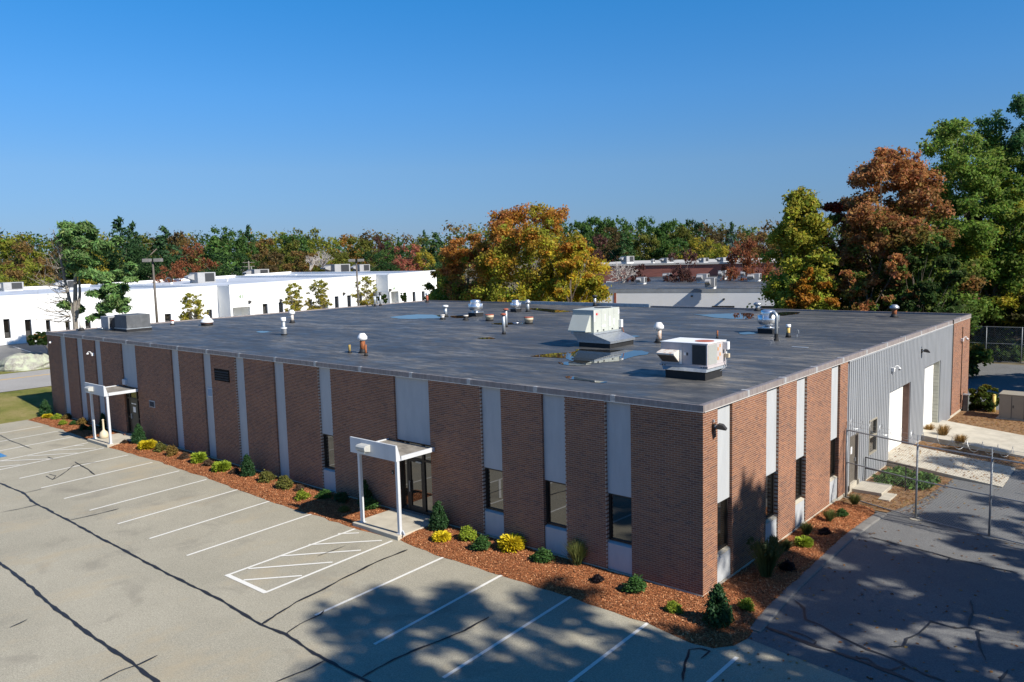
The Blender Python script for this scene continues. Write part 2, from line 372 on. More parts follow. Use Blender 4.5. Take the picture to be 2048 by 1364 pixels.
# parking bay lines, each its own strip of paint
lot = bpy.data.objects['parking_lot']
def strip(name, p, q, w, m, parent, dz):
    p = np.array(p, float); q = np.array(q, float); d = q-p; d /= np.linalg.norm(d); n = np.array([-d[1], d[0]])*w/2; z = LOT+dz
    pts = []
    k = max(2, int(np.linalg.norm(q-p)/.5)); L = [p+(q-p)*i/k for i in range(k+1)]
    j = [random.uniform(-.006, .006) for _ in L]
    b = MB(); b.v = [(*(a+n+n*jj*8), z) for a, jj in zip(L, j)]+[(*(a-n+n*jj*8), z) for a, jj in zip(L, j)]; m_ = len(L)
    b.f = [(i, m_+i, m_+i+1, i+1) for i in range(m_-1)]
    return b.build(name, m, parent)
for x0, y0, x1, y1 in [(-45.15, -1.95, -45.0, -7.4), (-42.55, -1.95, -42.3, -7.4), (-40.0, -1.95, -39.6, -7.4), (-37.5, -2.2, -36.95, -7.45), (-35.35, -2.2, -34.95, -7.45),
                       (-32.5, -2.13, -32.25, -7.42), (-29.8, -2.1, -29.52, -7.4), (-27.0, -2.08, -26.8, -7.42), (-24.4, -2.08, -24.08, -7.43), (-21.65, -2.1, -21.32, -7.47), (-18.95, -2.2, -18.6, -7.48), (-16.03, -2.12, -15.8, -7.48),
                       (-13.2, -2.2, -13.04, -7.56), (-11.08, -2.2, -10.83, -7.56), (-8.47, -2.2, -8.28, -7.53), (-5.9, -2.13, -5.58, -7.6), (-3.2, -2.05, -2.94, -7.66), (-.53, -2.2, -.35, -7.7), (2.18, -2.45, 2.1, -7.7)]:
    strip('parking_line', (x0, y0), (x1, y1), .105, M_LINE, lot, .009)
strip('parking_line', (-13.1, -7.53), (-10.8, -7.53), .16, M_LINE, lot, .0125)
strip('parking_line', (-37.0, -7.45), (-34.9, -7.45), .12, M_LINE, lot, .0125)
for a in [((628, 1161), (455+61, 1161.5)), ]: pass
for a, c in [((487, 1161), (604, 1152)), ((497, 1138), (665, 1125)), ((557, 1113), (722, 1101)), ((617, 1090), (764, 1081.5)), ((676, 1068), (718, 1066.5))]:
    P, Q = onz(*a), onz(*c); strip('hatch_line', P[:2], Q[:2], .1, M_LINE, lot, .0155)
for a, c in [((0, 934), (40, 930)), ((2, 922.5), (105, 918)), ((55, 912.5), (155, 906.5)), ((105, 901), (192, 896.5)), ((148, 892), (168, 891))]:
    P, Q = onz(*a), onz(*c); strip('hatch_line', P[:2], Q[:2], .1, M_LINE, lot, .0155)
b = MB(); c = onz(0, 912.5); b.box(c[0]-1.15, c[0]+.35, c[1]-1.1, c[1]+.25, LOT+.008, LOT+.012); b.build('accessible_bay_marking', M_BLUEP, lot)

# tar-sealed cracks: wandering ribbons poured on the asphalt
def crack(px, w=.07, jit=.03, parent=None, z=.02):
    P = [onz(x, y)[:2] for x, y in px]; pts = []
    for a, c in zip(P[:-1], P[1:]):
        k = max(2, int(np.linalg.norm(c-a)/.16))
        for i in range(k): pts.append(a+(c-a)*i/k)
    pts.append(P[-1]); pts = np.array(pts); n = len(pts); ph = random.uniform(0, 9)
    t = np.arange(n); off = np.cumsum(np.random.RandomState(int(ph*1e4)).normal(0, jit*.35, n)); off -= np.linspace(off[0], off[-1], n)
    d = np.gradient(pts, axis=0); d /= np.linalg.norm(d, axis=1)[:, None]+1e-9; nr = np.stack([-d[:, 1], d[:, 0]], 1)
    c = pts+nr*off[:, None]; wd = w*(.75+.35*np.sin(t*.9+ph)*np.sin(t*.37+ph*2)); wd[0] *= .4; wd[-1] *= .4
    b = MB(); L = c+nr*wd[:, None]/2; Rr = c-nr*wd[:, None]/2
    b.v = [(*p, LOT+z) for p in L]+[(*p, LOT+z) for p in Rr]; b.f = [(i, n+i, n+i+1, i+1) for i in range(n-1)]
    return b.build('crack_sealant', M_TAR, parent)
yard = bpy.data.objects['service_yard']
for i, (px, w) in enumerate([([(-60, 942), (0, 967), (45, 985), (80, 1008), (140, 1040), (200, 1076), (290, 1124), (366, 1162), (450, 1205), (522, 1250), (570, 1270), (650, 1322), (730, 1364), (800, 1400)], .10),
    ([(522, 1250), (560, 1225), (592, 1205), (640, 1182), (680, 1160), (720, 1142), (770, 1118), (815, 1100)], .09), ([(570, 1270), (600, 1250), (640, 1230), (648, 1222)], .06),
    ([(725, 1355), (790, 1320), (835, 1300), (880, 1283), (930, 1262), (978, 1235)], .07), ([(650, 1322), (610, 1342), (550, 1366)], .06),
    ([(-20, 1118), (0, 1130), (60, 1175), (120, 1225), (190, 1275), (240, 1310), (275, 1335), (320, 1370)], .11), ([(0, 1026), (45, 1017), (80, 1009)], .05), ([(140, 1041), (190, 1030), (238, 1018)], .06),
    ([(20, 1256), (55, 1240)], .06), ([(200, 1364), (240, 1345), (280, 1330), (315, 1312)], .06), ([(47, 987), (70, 982), (90, 977)], .04), ([(150, 924), (190, 950)], .05),
    ([(92, 952), (105, 960), (115, 955), (126, 948), (148, 930), (165, 927), (205, 924)], .05), ([(105, 960), (112, 952), (98, 949)], .05), ([(0, 870), (14, 880), (32, 886), (41, 889), (52, 894), (64, 898)], .05),
    ([(95, 914), (105, 918), (118, 919)], .05), ([(635, 1113), (660, 1104), (692, 1092)], .035),
    ([(1590, 1202), (1608, 1218), (1612, 1240), (1640, 1250), (1680, 1275), (1735, 1300), (1790, 1320), (1850, 1350), (1890, 1364)], .07),
    ([(1530, 1255), (1575, 1270), (1620, 1290), (1680, 1310), (1740, 1330), (1790, 1350), (1830, 1366)], .12), ([(1575, 1262), (1610, 1272), (1632, 1285), (1625, 1292)], .06), ([(1690, 1316), (1735, 1318), (1755, 1335), (1780, 1342), (1812, 1330), (1800, 1322)], .06),
    ([(1778, 1295), (1805, 1293), (1812, 1278), (1835, 1268), (1855, 1246), (1858, 1241), (1885, 1248), (1910, 1255), (1935, 1253), (1972, 1263), (1960, 1266), (1962, 1295), (1972, 1323)], .06), ([(1938, 1253), (1944, 1225), (1942, 1202)], .06),
    ([(1740, 1075), (1800, 1090), (1860, 1105), (1910, 1120), (1960, 1130), (2035, 1147)], .06), ([(1892, 1127), (1900, 1115)], .07), ([(2000, 1364), (2016, 1340)], .06), ([(1366, 1364), (1370, 1330), (1378, 1300), (1400, 1297), (1420, 1303), (1402, 1318)], .06),
    ([(1160, 1364), (1200, 1375)], .05)]):
    crack(px, w*1.15, .03, yard if px[0][0] > 1500 else lot, .017+.0009*(i % 12))

# planting bed along both facades
edge = [(-48.2, -1.75), (-46, -1.72), (-43.2, -1.68), (-40, -1.75), (-38, -2.0), (-34.5, -1.95), (-29.8, -1.8), (-24.4, -1.95), (-19.4, -2.2), (-16.6, -2.2), (-13.4, -2.15), (-10.9, -2.0), (-8.9, -2.2), (-5.95, -2.17), (-3.9, -2.18), (-2.1, -2.19), (-.6, -2.22), (.11, -2.38), (.93, -2.5), (1.5, -2.38), (1.85, -1.95), (1.95, -1.3), (1.9, -.6), (1.78, 1.05), (1.7, 4.6), (1.6, 7.9), (1.55, 11.2)]
ee = []
for a, c in zip(edge[:-1], edge[1:]):
    k = max(1, int(math.dist(a, c)/.45)); ee += [(a[0]+(c[0]-a[0])*i/k, a[1]+(c[1]-a[1])*i/k) for i in range(k)]
ee.append(edge[-1]); rs = np.random.RandomState(3); NR = 8; bv = []; 
def bed_z(u, n): return LOT+.012+.085*min(1, u/.28)**.7+n
for (x, y) in ee:
    j = rs.normal(0, .035); inner = (x if x < 0 else 0., 0. if y < 0 else y)
    if x > 0 and y < 0: inner = (0., 0.)
    inner = (inner[0]-(.05 if x > 0 and y >= 0 else 0), inner[1]+(.05 if y < 0 else 0))
    for r in range(NR):
        u = r/(NR-1); px_, py_ = x+(inner[0]-x)*u, y+(inner[1]-y)*u
        if r == 0: dx, dy = x-inner[0], y-inner[1]; L = math.hypot(dx, dy); px_ += dx/L*j; py_ += dy/L*j
        bv.append((px_, py_, LOT+.002 if r == 0 else bed_z(u, rs.normal(0, .012))))
b = MB(); b.v = bv; b.f = [(i*NR+r, (i+1)*NR+r, (i+1)*NR+r+1, i*NR+r+1) for i in range(len(ee)-1) for r in range(NR-1)]
bed = b.build('mulch_bed', M_MULCH, kind='structure', smooth=False)
# loose chips
bva = np.array(bv).reshape(len(ee), NR, 3); nchip = 90000; rs = np.random.RandomState(5)
seg = np.linalg.norm(np.diff(bva[:, 0], axis=0), axis=1)*np.linalg.norm(bva[:-1, 0]-bva[:-1, -1], axis=1); ii = rs.choice(len(seg), nchip, p=seg/seg.sum()); uu = rs.rand(nchip)*(NR-1.001); r0 = uu.astype(int); fu = (uu-r0)[:, None]; ft = rs.rand(nchip)[:, None]
cp = (bva[ii, r0]*(1-fu)+bva[ii, r0+1]*fu)*(1-ft)+(bva[ii+1, r0]*(1-fu)+bva[ii+1, r0+1]*fu)*ft
ok = ~(((cp[:, 0] > -13.6) & (cp[:, 0] < -10.9)) | ((cp[:, 0] > -38.) & (cp[:, 0] < -35.2))); cp = cp[ok]; nchip = len(cp)
a = rs.rand(nchip)*6.283; l = (.009+.02*rs.rand(nchip)); w = l*(.25+.4*rs.rand(nchip)); tl = rs.normal(0, .35, (nchip, 2))
ax = np.stack([np.cos(a), np.sin(a), tl[:, 0]], 1)*l[:, None]; ay = np.stack([-np.sin(a), np.cos(a), tl[:, 1]], 1)*w[:, None]; cp[:, 2] += .008+.01*rs.rand(nchip)
V = np.stack([cp-ax-ay, cp+ax-ay, cp+ax+ay, cp-ax+ay], 1).reshape(-1, 3); link('bark_chips', np_mesh('bark_chips', V, np.arange(nchip*4).reshape(-1, 4), M_CHIP), bed, kind='stuff')

# asphalt kerb along the side bed
ko = [(2.12, -.9), (1.98, 1.0), (1.9, 2.6), (1.86, 4.8), (1.82, 7.3), (1.9, 9.4), (2.0, 10.9)]
for k, (p, q) in enumerate(zip(ko[:-1], ko[1:])):
    m_ = MB(); g = .006; z0, z1 = LOT-.1, LOT+.045
    prof = lambda P: [(P[0]-.36, P[1], z0), (P[0]-.36, P[1], z1-.01), (P[0]-.30, P[1], z1), (P[0]-.05, P[1], z1), (P[0], P[1], z1-.02), (P[0]+.01, P[1], z0)]
    A = prof((p[0], p[1]+g)); C = prof((q[0], q[1]-g)); n_ = len(A); m_.v = A+C; m_.f = [(i, i+1, n_+i+1, n_+i) for i in range(n_-1)]+[tuple(range(n_-1, -1, -1)), tuple(range(n_, 2*n_))]
    if k == 0: kerb = m_.build('kerb', M_CURB, kind='structure')
    else: m_.build('kerb_block', M_CURB, kerb)

# concrete pads at the doors and ramps on the service side
def slab(name, x0, x1, y0, y1, z0, z1): return MB().box(x0, x1, y0, y1, z0, z1).build(name, M_CONC, bevel=.012, kind='structure')
slab('entrance_slab', -13.53, -10.94, -2.06, .2, -.35, 0.)
slab('entrance_slab', -37.95, -35.25, -2.06, .2, -.35, 0.)
def ramp(name, P, zs, zb=-.4):
    m_ = MB(); m_.v = [(x, y, z) for (x, y), z in zip(P, zs)]+[(x, y, zb) for x, y in P]; n_ = len(P)
    m_.f = [tuple(range(n_))]+[(i, n_+i, n_+(i+1) % n_, (i+1) % n_) for i in range(n_)]
    return m_.build(name, M_CONC, kind='structure')
ramp('door_ramp', [(-.35, 18.0), (4.75, 17.15), (4.7, 20.75), (-.35, 21.6)], [.17, -.11, -.11, .17])
ramp('door_ramp', [(-.35, 24.1), (6.5, 22.4), (6.4, 26.9), (-.35, 28.6)], [.17, -.11, -.11, .17])
for nm, P, dz in [('leaf_litter_strip', [(.03, 11.1), (1.95, 11.1), (2.5, 13.0), (2.9, 17.35), (.0, 18.2)], .03), ('leaf_litter_strip', [(.0, 21.4), (4.9, 20.6), (5.6, 21.4), (6.4, 22.5), (.0, 24.2)], .03), ('leaf_litter_strip', [(.0, 28.4), (6.4, 26.8), (7.6, 27.5), (6.6, 30.9), (4, 33.3), (.03, 35.6)], .03)]:
    m_ = MB(); m_.poly([(x, y, LOT+dz) for x, y in P]); m_.build(nm, M_DIRT, kind='structure')
m_ = MB().box(-.02, 1.22, 13.0, 14.45, -.3, .02); m_.box(1.221, 1.65, 12.5, 13.55, -.3, -.07); m_.build('door_step', M_CONC, bevel=.012, kind='structure')

# ------------------------------------------------------------------ the main building
BX0, BD, ZT, ZF = -48.745, 35.13, 5.40, 5.60
B = thing('office_building', 'low brown brick commercial building with tall grey panels and a flat black roof', 'building', (0, 0, 0))
REC = [(-46.63, -45.69), (-43.94, -42.97), (-41.19, -40.28), (-37.43, -35.57), (-31.33, -30.5), (-27.98, -27.16), (-24.87, -24.06), (-21.56, -20.72), (-18.16, -17.28), (-13.22, -11.25), (-8.60, -7.65), (-5.84, -4.90), (-3.32, -2.40)]
SREC = [(.91, 1.89), (4.42, 5.44), (7.0, 7.97), (10.51, 11.49)]
def piers(a, b_, rec):
    out = []; s = a
    for r in rec: out.append((s, r[0])); s = r[1]
    return out+[(s, b_)]
FP = piers(BX0, 0., REC); SP = piers(0., 12.4, SREC)+[(30.36, BD)]
PR = .006                                                    # brick face stands this proud of the mortar
fw_ = MB()
for x0, x1 in FP: fw_.box(x0+PR, x1-PR, PR, .32, -.02, ZT)
front = fw_.build('front_wall', M_MORTAR, B)
sw_ = MB()
for y0, y1 in SP[:-1]: sw_.box(-.32, -PR, max(y0, .33)+(PR if y0 > .1 else 0), y1-PR, -.02, ZT)
side = sw_.build('side_wall', M_MORTAR, B)
MB().box(-.32, -PR, SP[-1][0]+PR, SP[-1][1]-PR, -.02, ZT).build('side_end_pier', M_MORTAR, B)
MB().box(BX0+.05, -.33, .33, BD-.05, -.3, 5.45).build('light_block_core', M_MORTAR, B)  # hidden solid core, added inside the walls to block light
rear = MB().box(BX0+.06, -.02, BD-.05, BD, -.3, ZT).build('rear_wall', mat('brown_brick_plain', (.2, .1, .07), .9, .2, 8), B)
MB().box(BX0, BX0+.05, .33, BD, -.3, ZT).build('end_wall', MATS['brown_brick_plain'], B)
MB().box(BX0-.02, -.002, -.015, .3, -.4, -.021).box(-.3, .025, .3, BD, -.4, -.021).build('foundation', M_CONC, B)
BL, BH, JT = .2032, .0675, .012
def bond(u0, u1, z0, z1, phase=0.):
    out = []; k = 0; z = z0
    while z+BH*.6 < z1:
        s = math.floor((u0-phase)/BL)*BL+phase+(BL/2 if k % 2 else 0)-BL
        while s < u1:
            a, c = max(s+JT/2, u0), min(s+BL-JT/2, u1)
            if c-a > .03: out.append((a, c, z+JT/2, min(z+BH-JT/2, z1)))
            s += BL
        z += BH; k += 1
    return out
cand = []                                                    # every brick: (wall, x0,x1,y0,y1,z0,z1, whole?)
DEEP = .2
for x0, x1 in FP:
    for a, c, z0, z1 in bond(x0, x1, 0, ZT, JT/2):
        whole = abs(c-a-(BL-JT)) < 1e-6; end = c > x1-1e-6 and x1 < -.01
        cand.append((0, a, c, 0., DEEP if end else .012, z0, z1, whole and not end))
for y0, y1 in SP:
    for a, c, z0, z1 in bond(max(y0, .0125), y1, 0, ZT, .05):
        whole = abs(c-a-(BL-JT)) < 1e-6; end = a < y0+1e-6 and y0 > .1
        cand.append((1, -DEEP if end else -.012, 0., a, c, z0, z1, whole and not end))
CA = np.array([c[1:7] for c in cand]); WALL = np.array([c[0] for c in cand]); WH = np.array([c[7] for c in cand])
def face_area(A, w):
    f0 = w == 0
    p0 = np.where(f0[:, None], A[:, [0, 2, 4]], A[:, [1, 2, 4]]); p1 = np.where(f0[:, None], A[:, [1, 2, 4]], A[:, [1, 3, 4]]); p2 = np.where(f0[:, None], A[:, [0, 2, 5]], A[:, [1, 2, 5]])
    a, c, d = project(p0)[:, :2], project(p1)[:, :2], project(p2)[:, :2]; e, f = c-a, d-a; return abs(e[:, 0]*f[:, 1]-e[:, 1]*f[:, 0])
area = face_area(CA, WALL)*WH
for w, par in ((0, front), (1, side)):
    pick = np.argsort(-(area*(WALL == w)))[:300]; keep = np.ones(len(cand), bool); keep[pick] = False; A = CA[(WALL == w) & keep]
    lo, hi = A[:, 0::2], A[:, 1::2]
    V = np.stack([np.stack([(hi if b_ >> k & 1 else lo)[:, k] for k in range(3)], 1) for b_ in range(8)], 1).reshape(-1, 3)
    q = np.array([(0, 1, 5, 4), (1, 3, 7, 5), (3, 2, 6, 7), (2, 0, 4, 6), (4, 5, 7, 6), (0, 2, 3, 1)]); Fq = (np.arange(len(A))[:, None, None]*8+q[None]).reshape(-1, 4)
    link('brick_field', np_mesh('brick_field', V, Fq, M_BRICK), par, kind='stuff')
    hx, hy = ((BL-JT)/2, .006) if w == 0 else (.006, (BL-JT)/2)
    bm_ = MB().box(-hx, hx, -hy, hy, -(BH-JT)/2, (BH-JT)/2).mesh('brick'); bm_.materials.append(M_BRICK1)
    for i in pick:
        r = CA[i]; o = bpy.data.objects.new('brick', bm_); COL.objects.link(o); o.parent = par; o.location = ((r[0]+r[1])/2, (r[2]+r[3])/2, (r[4]+r[5])/2)

# windows and panels of the facades; u runs along the wall, d is depth into it
def wbox(m_, ax, u0, u1, d0, d1, z0, z1):
    return m_.box(u0, u1, d0, d1, z0, z1) if ax == 'f' else m_.box(-d1, -d0, u0, u1, z0, z1)
def add_panel(ax, u0, u1, z0, z1, d=.09): wbox(MB(), ax, u0, u1, d, d+.2, z0, z1).build('wall_panel', M_PANEL, B)
def add_window(ax, u0, u1, z0, z1, d=.19):
    m_ = MB(); t = .06
    for a in ((u0, u0+t, z0, z1), (u1-t, u1, z0, z1), (u0+t, u1-t, z0, z0+t), (u0+t, u1-t, z1-t, z1)): wbox(m_, ax, a[0], a[1], d-.05, d+.05, a[2], a[3])
    w = m_.build('window', M_BRONZE, B); g = wbox(MB(), ax, u0+t, u1-t, d, d+.012, z0+t, z1-t).build('pane', M_GLASS, w)
    s = MB(); zs = z0
    if ax == 'f': s.prism([(.045, zs-.10), (.045, zs-.07), (d+.06, zs), (d+.06, zs-.10)], u0, u1, 'x')
    else: s.prism([(-d-.06, zs-.10), (-d-.06, zs), (-.045, zs-.07), (-.045, zs-.10)], u0, u1, 'y')
    s.build('sill', M_CONC if ax == 's' else M_PANEL, w); return w
WIN_F = {8, 10, 11, 12}
for i, (x0, x1) in enumerate(REC):
    if i in (3, 9): add_panel('f', x0, x1, 2.86, ZT, .09); continue
    if i in WIN_F: add_panel('f', x0, x1, 2.45, ZT); add_window('f', x0, x1, .92, 2.449); add_panel('f', x0, x1, .0, .819, .05)
    else: add_panel('f', x0, x1, .0, ZT)
for (y0, y1) in SREC: add_panel('s', y0, y1, 2.45, ZT-.02); add_window('s', y0, y1, .92, 2.449); add_panel('s', y0, y1, .0, .819, .05)

def storefront(x0, x1, mull, door, d=.22, solid=False):
    m_ = MB(); zt, tr = 2.858, 2.12; fr = .055
    for x in [x0+fr]+mull+[x1-fr]: m_.box(x-fr, x+fr, d-.05, d+.05, 0.01, zt)
    xs = [x0+fr]+mull+[x1-fr]
    for a, c in zip(xs[:-1], xs[1:]):
        m_.box(a+fr, c-fr, d-.045, d+.045, zt-.08, zt-.002); m_.box(a+fr, c-fr, d-.045, d+.045, tr, tr+.08)
        if not (door[0] <= (a+c)/2 <= door[1]): m_.box(a+fr, c-fr, d-.045, d+.045, .012, .14); solid and m_.box(a+fr, c-fr, d-.045, d+.045, 1.0, 1.06)
    s = m_.build('storefront_frame', M_BRONZE, B)
    for a, c in zip(xs[:-1], xs[1:]):
        MB().box(a+fr, c-fr, d, d+.012, tr+.08, zt-.08).build('pane', M_GLASS, s)
        if not (door[0] <= (a+c)/2 <= door[1]): MB().box(a+fr, c-fr, d, d+.012, .14, tr).build('pane', M_GLASS, s)
    dm = MB(); a, c = door[0]+fr+.006, door[1]-fr-.006
    if solid:
        dm.box(a, c, d-.035, d+.03, .03, tr-.006); D = dm.build('entrance_door', M_DOOR, B)
        me = MB().box(a+.3, a+.62, d-.040, d-.036, 1.36, 1.68).build('door_sticker', M_WSTK, D)
        MB().box(a+.12, a+.40, d-.040, d-.036, 1.83, 1.89).box(a+.43, a+.72, d-.040, d-.036, 1.83, 1.89).build('door_lettering', M_WSTK, D)
        MB().box(a+.05, a+.09, d-.09, d-.036, .95, 1.25).build('handle', M_GALVD, D)
    else:
        t = .085
        for q in ((a, a+t, .03, tr-.006), (c-t, c, .03, tr-.006), (a+t, c-t, .03, .25), (a+t, c-t, tr-.09, tr-.006)): dm.box(q[0], q[1], d-.04, d+.04, q[2], q[3])
        D = dm.build('entrance_door', M_BRONZE, B); MB().box(a+t, c-t, d, d+.012, .25, tr-.09).build('pane', M_GLASS, D)
        MB().box(a+.03, a+.06, d-.10, d-.07, .82, 1.25).box(a+.03, a+.06, d-.07, d-.041, .84, .87).box(a+.03, a+.06, d-.07, d-.041, 1.19, 1.22).build('handle', M_GALV, D)
        MB().box(c-.32, c-.02, d-.09, d-.041, tr-.075, tr-.025).build('door_closer', M_GALVD, D)
storefront(REC[9][0], REC[9][1], [-12.78, -11.88], (-12.78, -11.88))
storefront(REC[3][0], REC[3][1], [-36.98, -36.02], (-36.98, -36.02), d=.15, solid=True)
MB().box(-36.9, -36.1, -.02, .13, 0.002, .02).build('threshold', M_GALVD, B)
MB().box(-13.2, -11.27, -.03, .16, 0.002, .035).build('threshold', M_CURB, B)

# louvres and boxes on the front
def louvre(x0, x1, z0, z1, n, m1, m2, d=0.):
    m_ = MB(); t = .045
    for a in ((x0, x0+t, z0, z1), (x1-t, x1, z0, z1), (x0+t, x1-t, z0, z0+t), (x0+t, x1-t, z1-t, z1)): m_.box(a[0], a[1], d-.03, d-.001, a[2], a[3])
    m_.box(x0+t, x1-t, d-.004, d-.001, z0+t, z1-t)
    l = m_.build('louvre', m1, B); h = (z1-z0-2*t)/n
    for i in range(n):
        z = z0+t+h*i; MB().prism([(d-.06, z+h*.12), (d-.054, z+h*.1), (d-.006, z+h*.62), (d-.012, z+h*.66)], x0+t, x1-t, 'x').build('slat', m2, l)
louvre(-26.79, -25.4, 4.09, 4.68, 4, mat('brown_louvre_frame', (.018, .015, .013), .95, .2, 5, spec=.1), mat('brown_slat', (.075, .058, .048), .85, .2, 4, spec=.2))
louvre(-34.2, -33.55, 1.95, 2.33, 5, M_PANEL, mat('small_grille', (.11, .08, .07), .7, .2, 8))
louvre(-27.75, -27.25, 3.16, 3.62, 5, M_CANOPY, M_CANOPY, .088)
MB().box(-37.42, -37.05, -.06, .088, 2.95, 3.27).build('junction_box', M_CANOPY, B, bevel=.008)

# coping: lengths of metal with splice plates
M_DRIP = mat('drip_edge', (.62, .6, .56), .55, .15, 9, .1)
for ax, u0, u1 in (('f', BX0-.03, .03), ('s', .031, BD+.03)):
    step = 3.04; n = max(1, round((u1-u0)/step)); w = (u1-u0)/n
    for i in range(n):
        a, c = u0+w*i, u0+w*(i+1)-.004
        m_ = MB(); P = [(-.032, ZT-.004), (.12, ZT-.004), (.30, 5.50), (.30, 5.535), (.02, ZF), (-.032, ZF)]
        if ax == 'f': m_.prism([(p[0], p[1]) for p in P], a, c, 'x')
        else: m_.prism([(-p[0], p[1]) for p in reversed(P)], a, c, 'y')
        s = m_.build('coping', M_FASCIA, B)
        g = MB(); (wbox(g, 'f', a+.001, c, -.046, -.0325, ZT-.008, ZT+.012) if ax == 'f' else wbox(g, 's', a+.001, c, -.044, -.0325, ZT-.008, ZT+.01)); g.build('drip_edge', M_DRIP, s)
        if i: e = MB(); wbox(e, ax, a-.085, a+.085, -.037, -.0325, ZT+.012, ZF+.004); wbox(e, ax, a-.07, a+.07, -.0324, .20 if ax == 's' else .06, ZF+.001, ZF+.006); e.build('splice_plate', M_SPLICE, s)
# rear and end coping
MB().box(BX0-.03, .03, BD-.1, BD+.03, ZT, ZF+.03).build('rear_coping', M_FASCIA, B); MB().box(BX0-.034, BX0+.05, .07, BD-.101, ZT, ZF-.005).build('end_coping', M_FASCIA, B)
MB().box(-36.5, -22.5, BD-.35, BD-.12, 5.52, 5.78).build('parapet_upstand', M_GALVD, B)
# roof surface, gently uneven so that water stands in the low spots
nx, ny = 90, 66; X, Y = np.meshgrid(np.linspace(BX0+.02, -.02, nx), np.linspace(.02, BD-.02, ny)); rs = np.random.RandomState(11)
Zr = np.full_like(X, 5.52)+.006*np.sin(X*.7+1)*np.cos(Y*.9)
Fq = (np.arange(ny-1)[:, None]*nx+np.arange(nx-1)[None]).reshape(-1, 1)+np.array([[0, 1, nx+1, nx]])
me = np_mesh('roof_deck', np.stack([X, Y, Zr], -1).reshape(-1, 3), Fq, M_ROOF); me.shade_smooth(); link('roof_deck', me, B)

# ribbed steel siding on the service side, sheet by sheet, cut round the openings
def rib_profile(y0, y1, pitch=.25):
    pts = []; k0 = math.floor((y0-12.4)/pitch)
    y = 12.4+k0*pitch
    while y < y1+pitch:
        for dy, x in ((0., .004), (.062, .004), (.066, .05), (.236, .05)): pts.append((y+dy, x))
        y += pitch
    f = lambda q: float(np.interp(q, [p[0] for p in pts], [p[1] for p in pts]))
    return [(y0, f(y0))]+[p for p in pts if y0 < p[0] < y1]+[(y1, f(y1))]
def siding(y0, y1, z0, z1):
    P = rib_profile(y0, y1); m_ = MB(); n = len(P)
    m_.v = [(x, y, z0) for y, x in P]+[(x, y, z1) for y, x in P]+[(-.02, y0, z0), (-.02, y1, z0), (-.02, y0, z1), (-.02, y1, z1)]
    m_.f = [(i, i+1, n+i+1, n+i) for i in range(n-1)]+[(2*n, 0, n, 2*n+2), (n-1, 2*n+1, 2*n+3, 2*n-1), tuple(range(n, 2*n))+(2*n+3, 2*n+2), tuple(range(n-1, -1, -1))+(2*n, 2*n+1)]
    m_.build('siding_sheet', M_SIDING, B)
OPEN = [(12.64, 13.74, -.05, 2.25), (15.16, 16.25, .94, 2.46), (18.12, 21.62, -.05, 3.27), (24.28, 27.62, -.05, 3.63)]
cuts = sorted({12.4, 30.355}|{o[0] for o in OPEN}|{o[1] for o in OPEN})
for a, c in zip(cuts[:-1], cuts[1:]):
    k = max(1, round((c-a)/1.0)); 
    for i in range(k):
        p, q = a+(c-a)*i/k, a+(c-a)*(i+1)/k-.003; op = [o for o in OPEN if o[0] <= (p+q)/2 <= o[1]]
        if not op: siding(p, q, -.05, ZT-.01)
        else:
            siding(p, q, op[0][3], ZT-.01)
            if op[0][2] > 0: siding(p, q, -.05, op[0][2])
MB().box(.051, .065, 12.4, 30.35, ZT-.07, ZT-.011).build('siding_head_trim', M_SIDING, B)
MB().box(.0, .075, 30.30, 30.42, .1, ZT-.02).build('downpipe', M_BRONZE, B)
MB().box(-.02, .06, 30.28, 30.46, 5.3, 5.62).build('conductor_head', M_BRONZE, B)
def overhead(y0, y1, z0, z1, blockjamb):
    d = .28; n = 7; h = (z1-z0)/n; D = MB().box(-d-.06, -d-.041, y0, y1, z0, z1).build('overhead_door', M_OHDOOR, B)
    for i in range(n): MB().box(-d-.04, -d, y0+.01, y1-.01, z0+h*i+.004, z0+h*(i+1)-.004).build('door_section', M_OHDOOR, D, bevel=.004)
    MB().box(-d-.05, -.003, y1, y1+.12, z0-.1, z1+.05).build('jamb', M_BLOCK if blockjamb else mat('brown_jamb', (.14, .08, .06), .8, .2, 5), D)
    MB().box(-d-.05, -.003, y0-.12, y0, z0-.1, z1+.05).build('jamb', M_BLOCK, D)
    MB().box(-d-.05, -.003, y0, y1, z1, z1+.1).build('lintel', M_SIDING, D)
    if blockjamb:
        for k in range(14):
            z = z0+.2*k+.2
            if z < z1: MB().box(-d-.02, -.01, y1-.006, y1-.001, z-.006, z+.006).build('block_joint', M_CURB, D)
overhead(18.2, 21.56, .17, 3.25, False); overhead(24.36, 27.56, .17, 3.61, True)
D = MB().box(-.10, -.05, 12.74, 13.64, .22, 2.19).build('service_door', M_GREYDOOR, B)
MB().box(-.15, .06, 12.64, 12.735, -.02, 2.25).box(-.15, .06, 13.645, 13.74, -.02, 2.25).box(-.15, .06, 12.735, 13.645, 2.19, 2.25).build('door_frame', M_GREYDOOR, D)
MB().box(-.05, -.045, 13.02, 13.26, 1.42, 1.72).build('door_sticker', M_WSTK, D); MB().box(-.05, .02, 13.5, 13.56, 1.05, 1.2).build('handle', M_GALV, D)
MB().box(-.2, .05, 12.5, 13.98, -.3, .215).build('door_sill', M_CONC, B)
W = MB(); 
for q in ((15.16, 15.22, .94, 2.46), (16.19, 16.25, .94, 2.46), (15.22, 16.19, .94, 1.0), (15.22, 16.19, 2.40, 2.46), (15.22, 16.19, 1.68, 1.74)): W.box(-.03, .07, q[0], q[1], q[2], q[3])
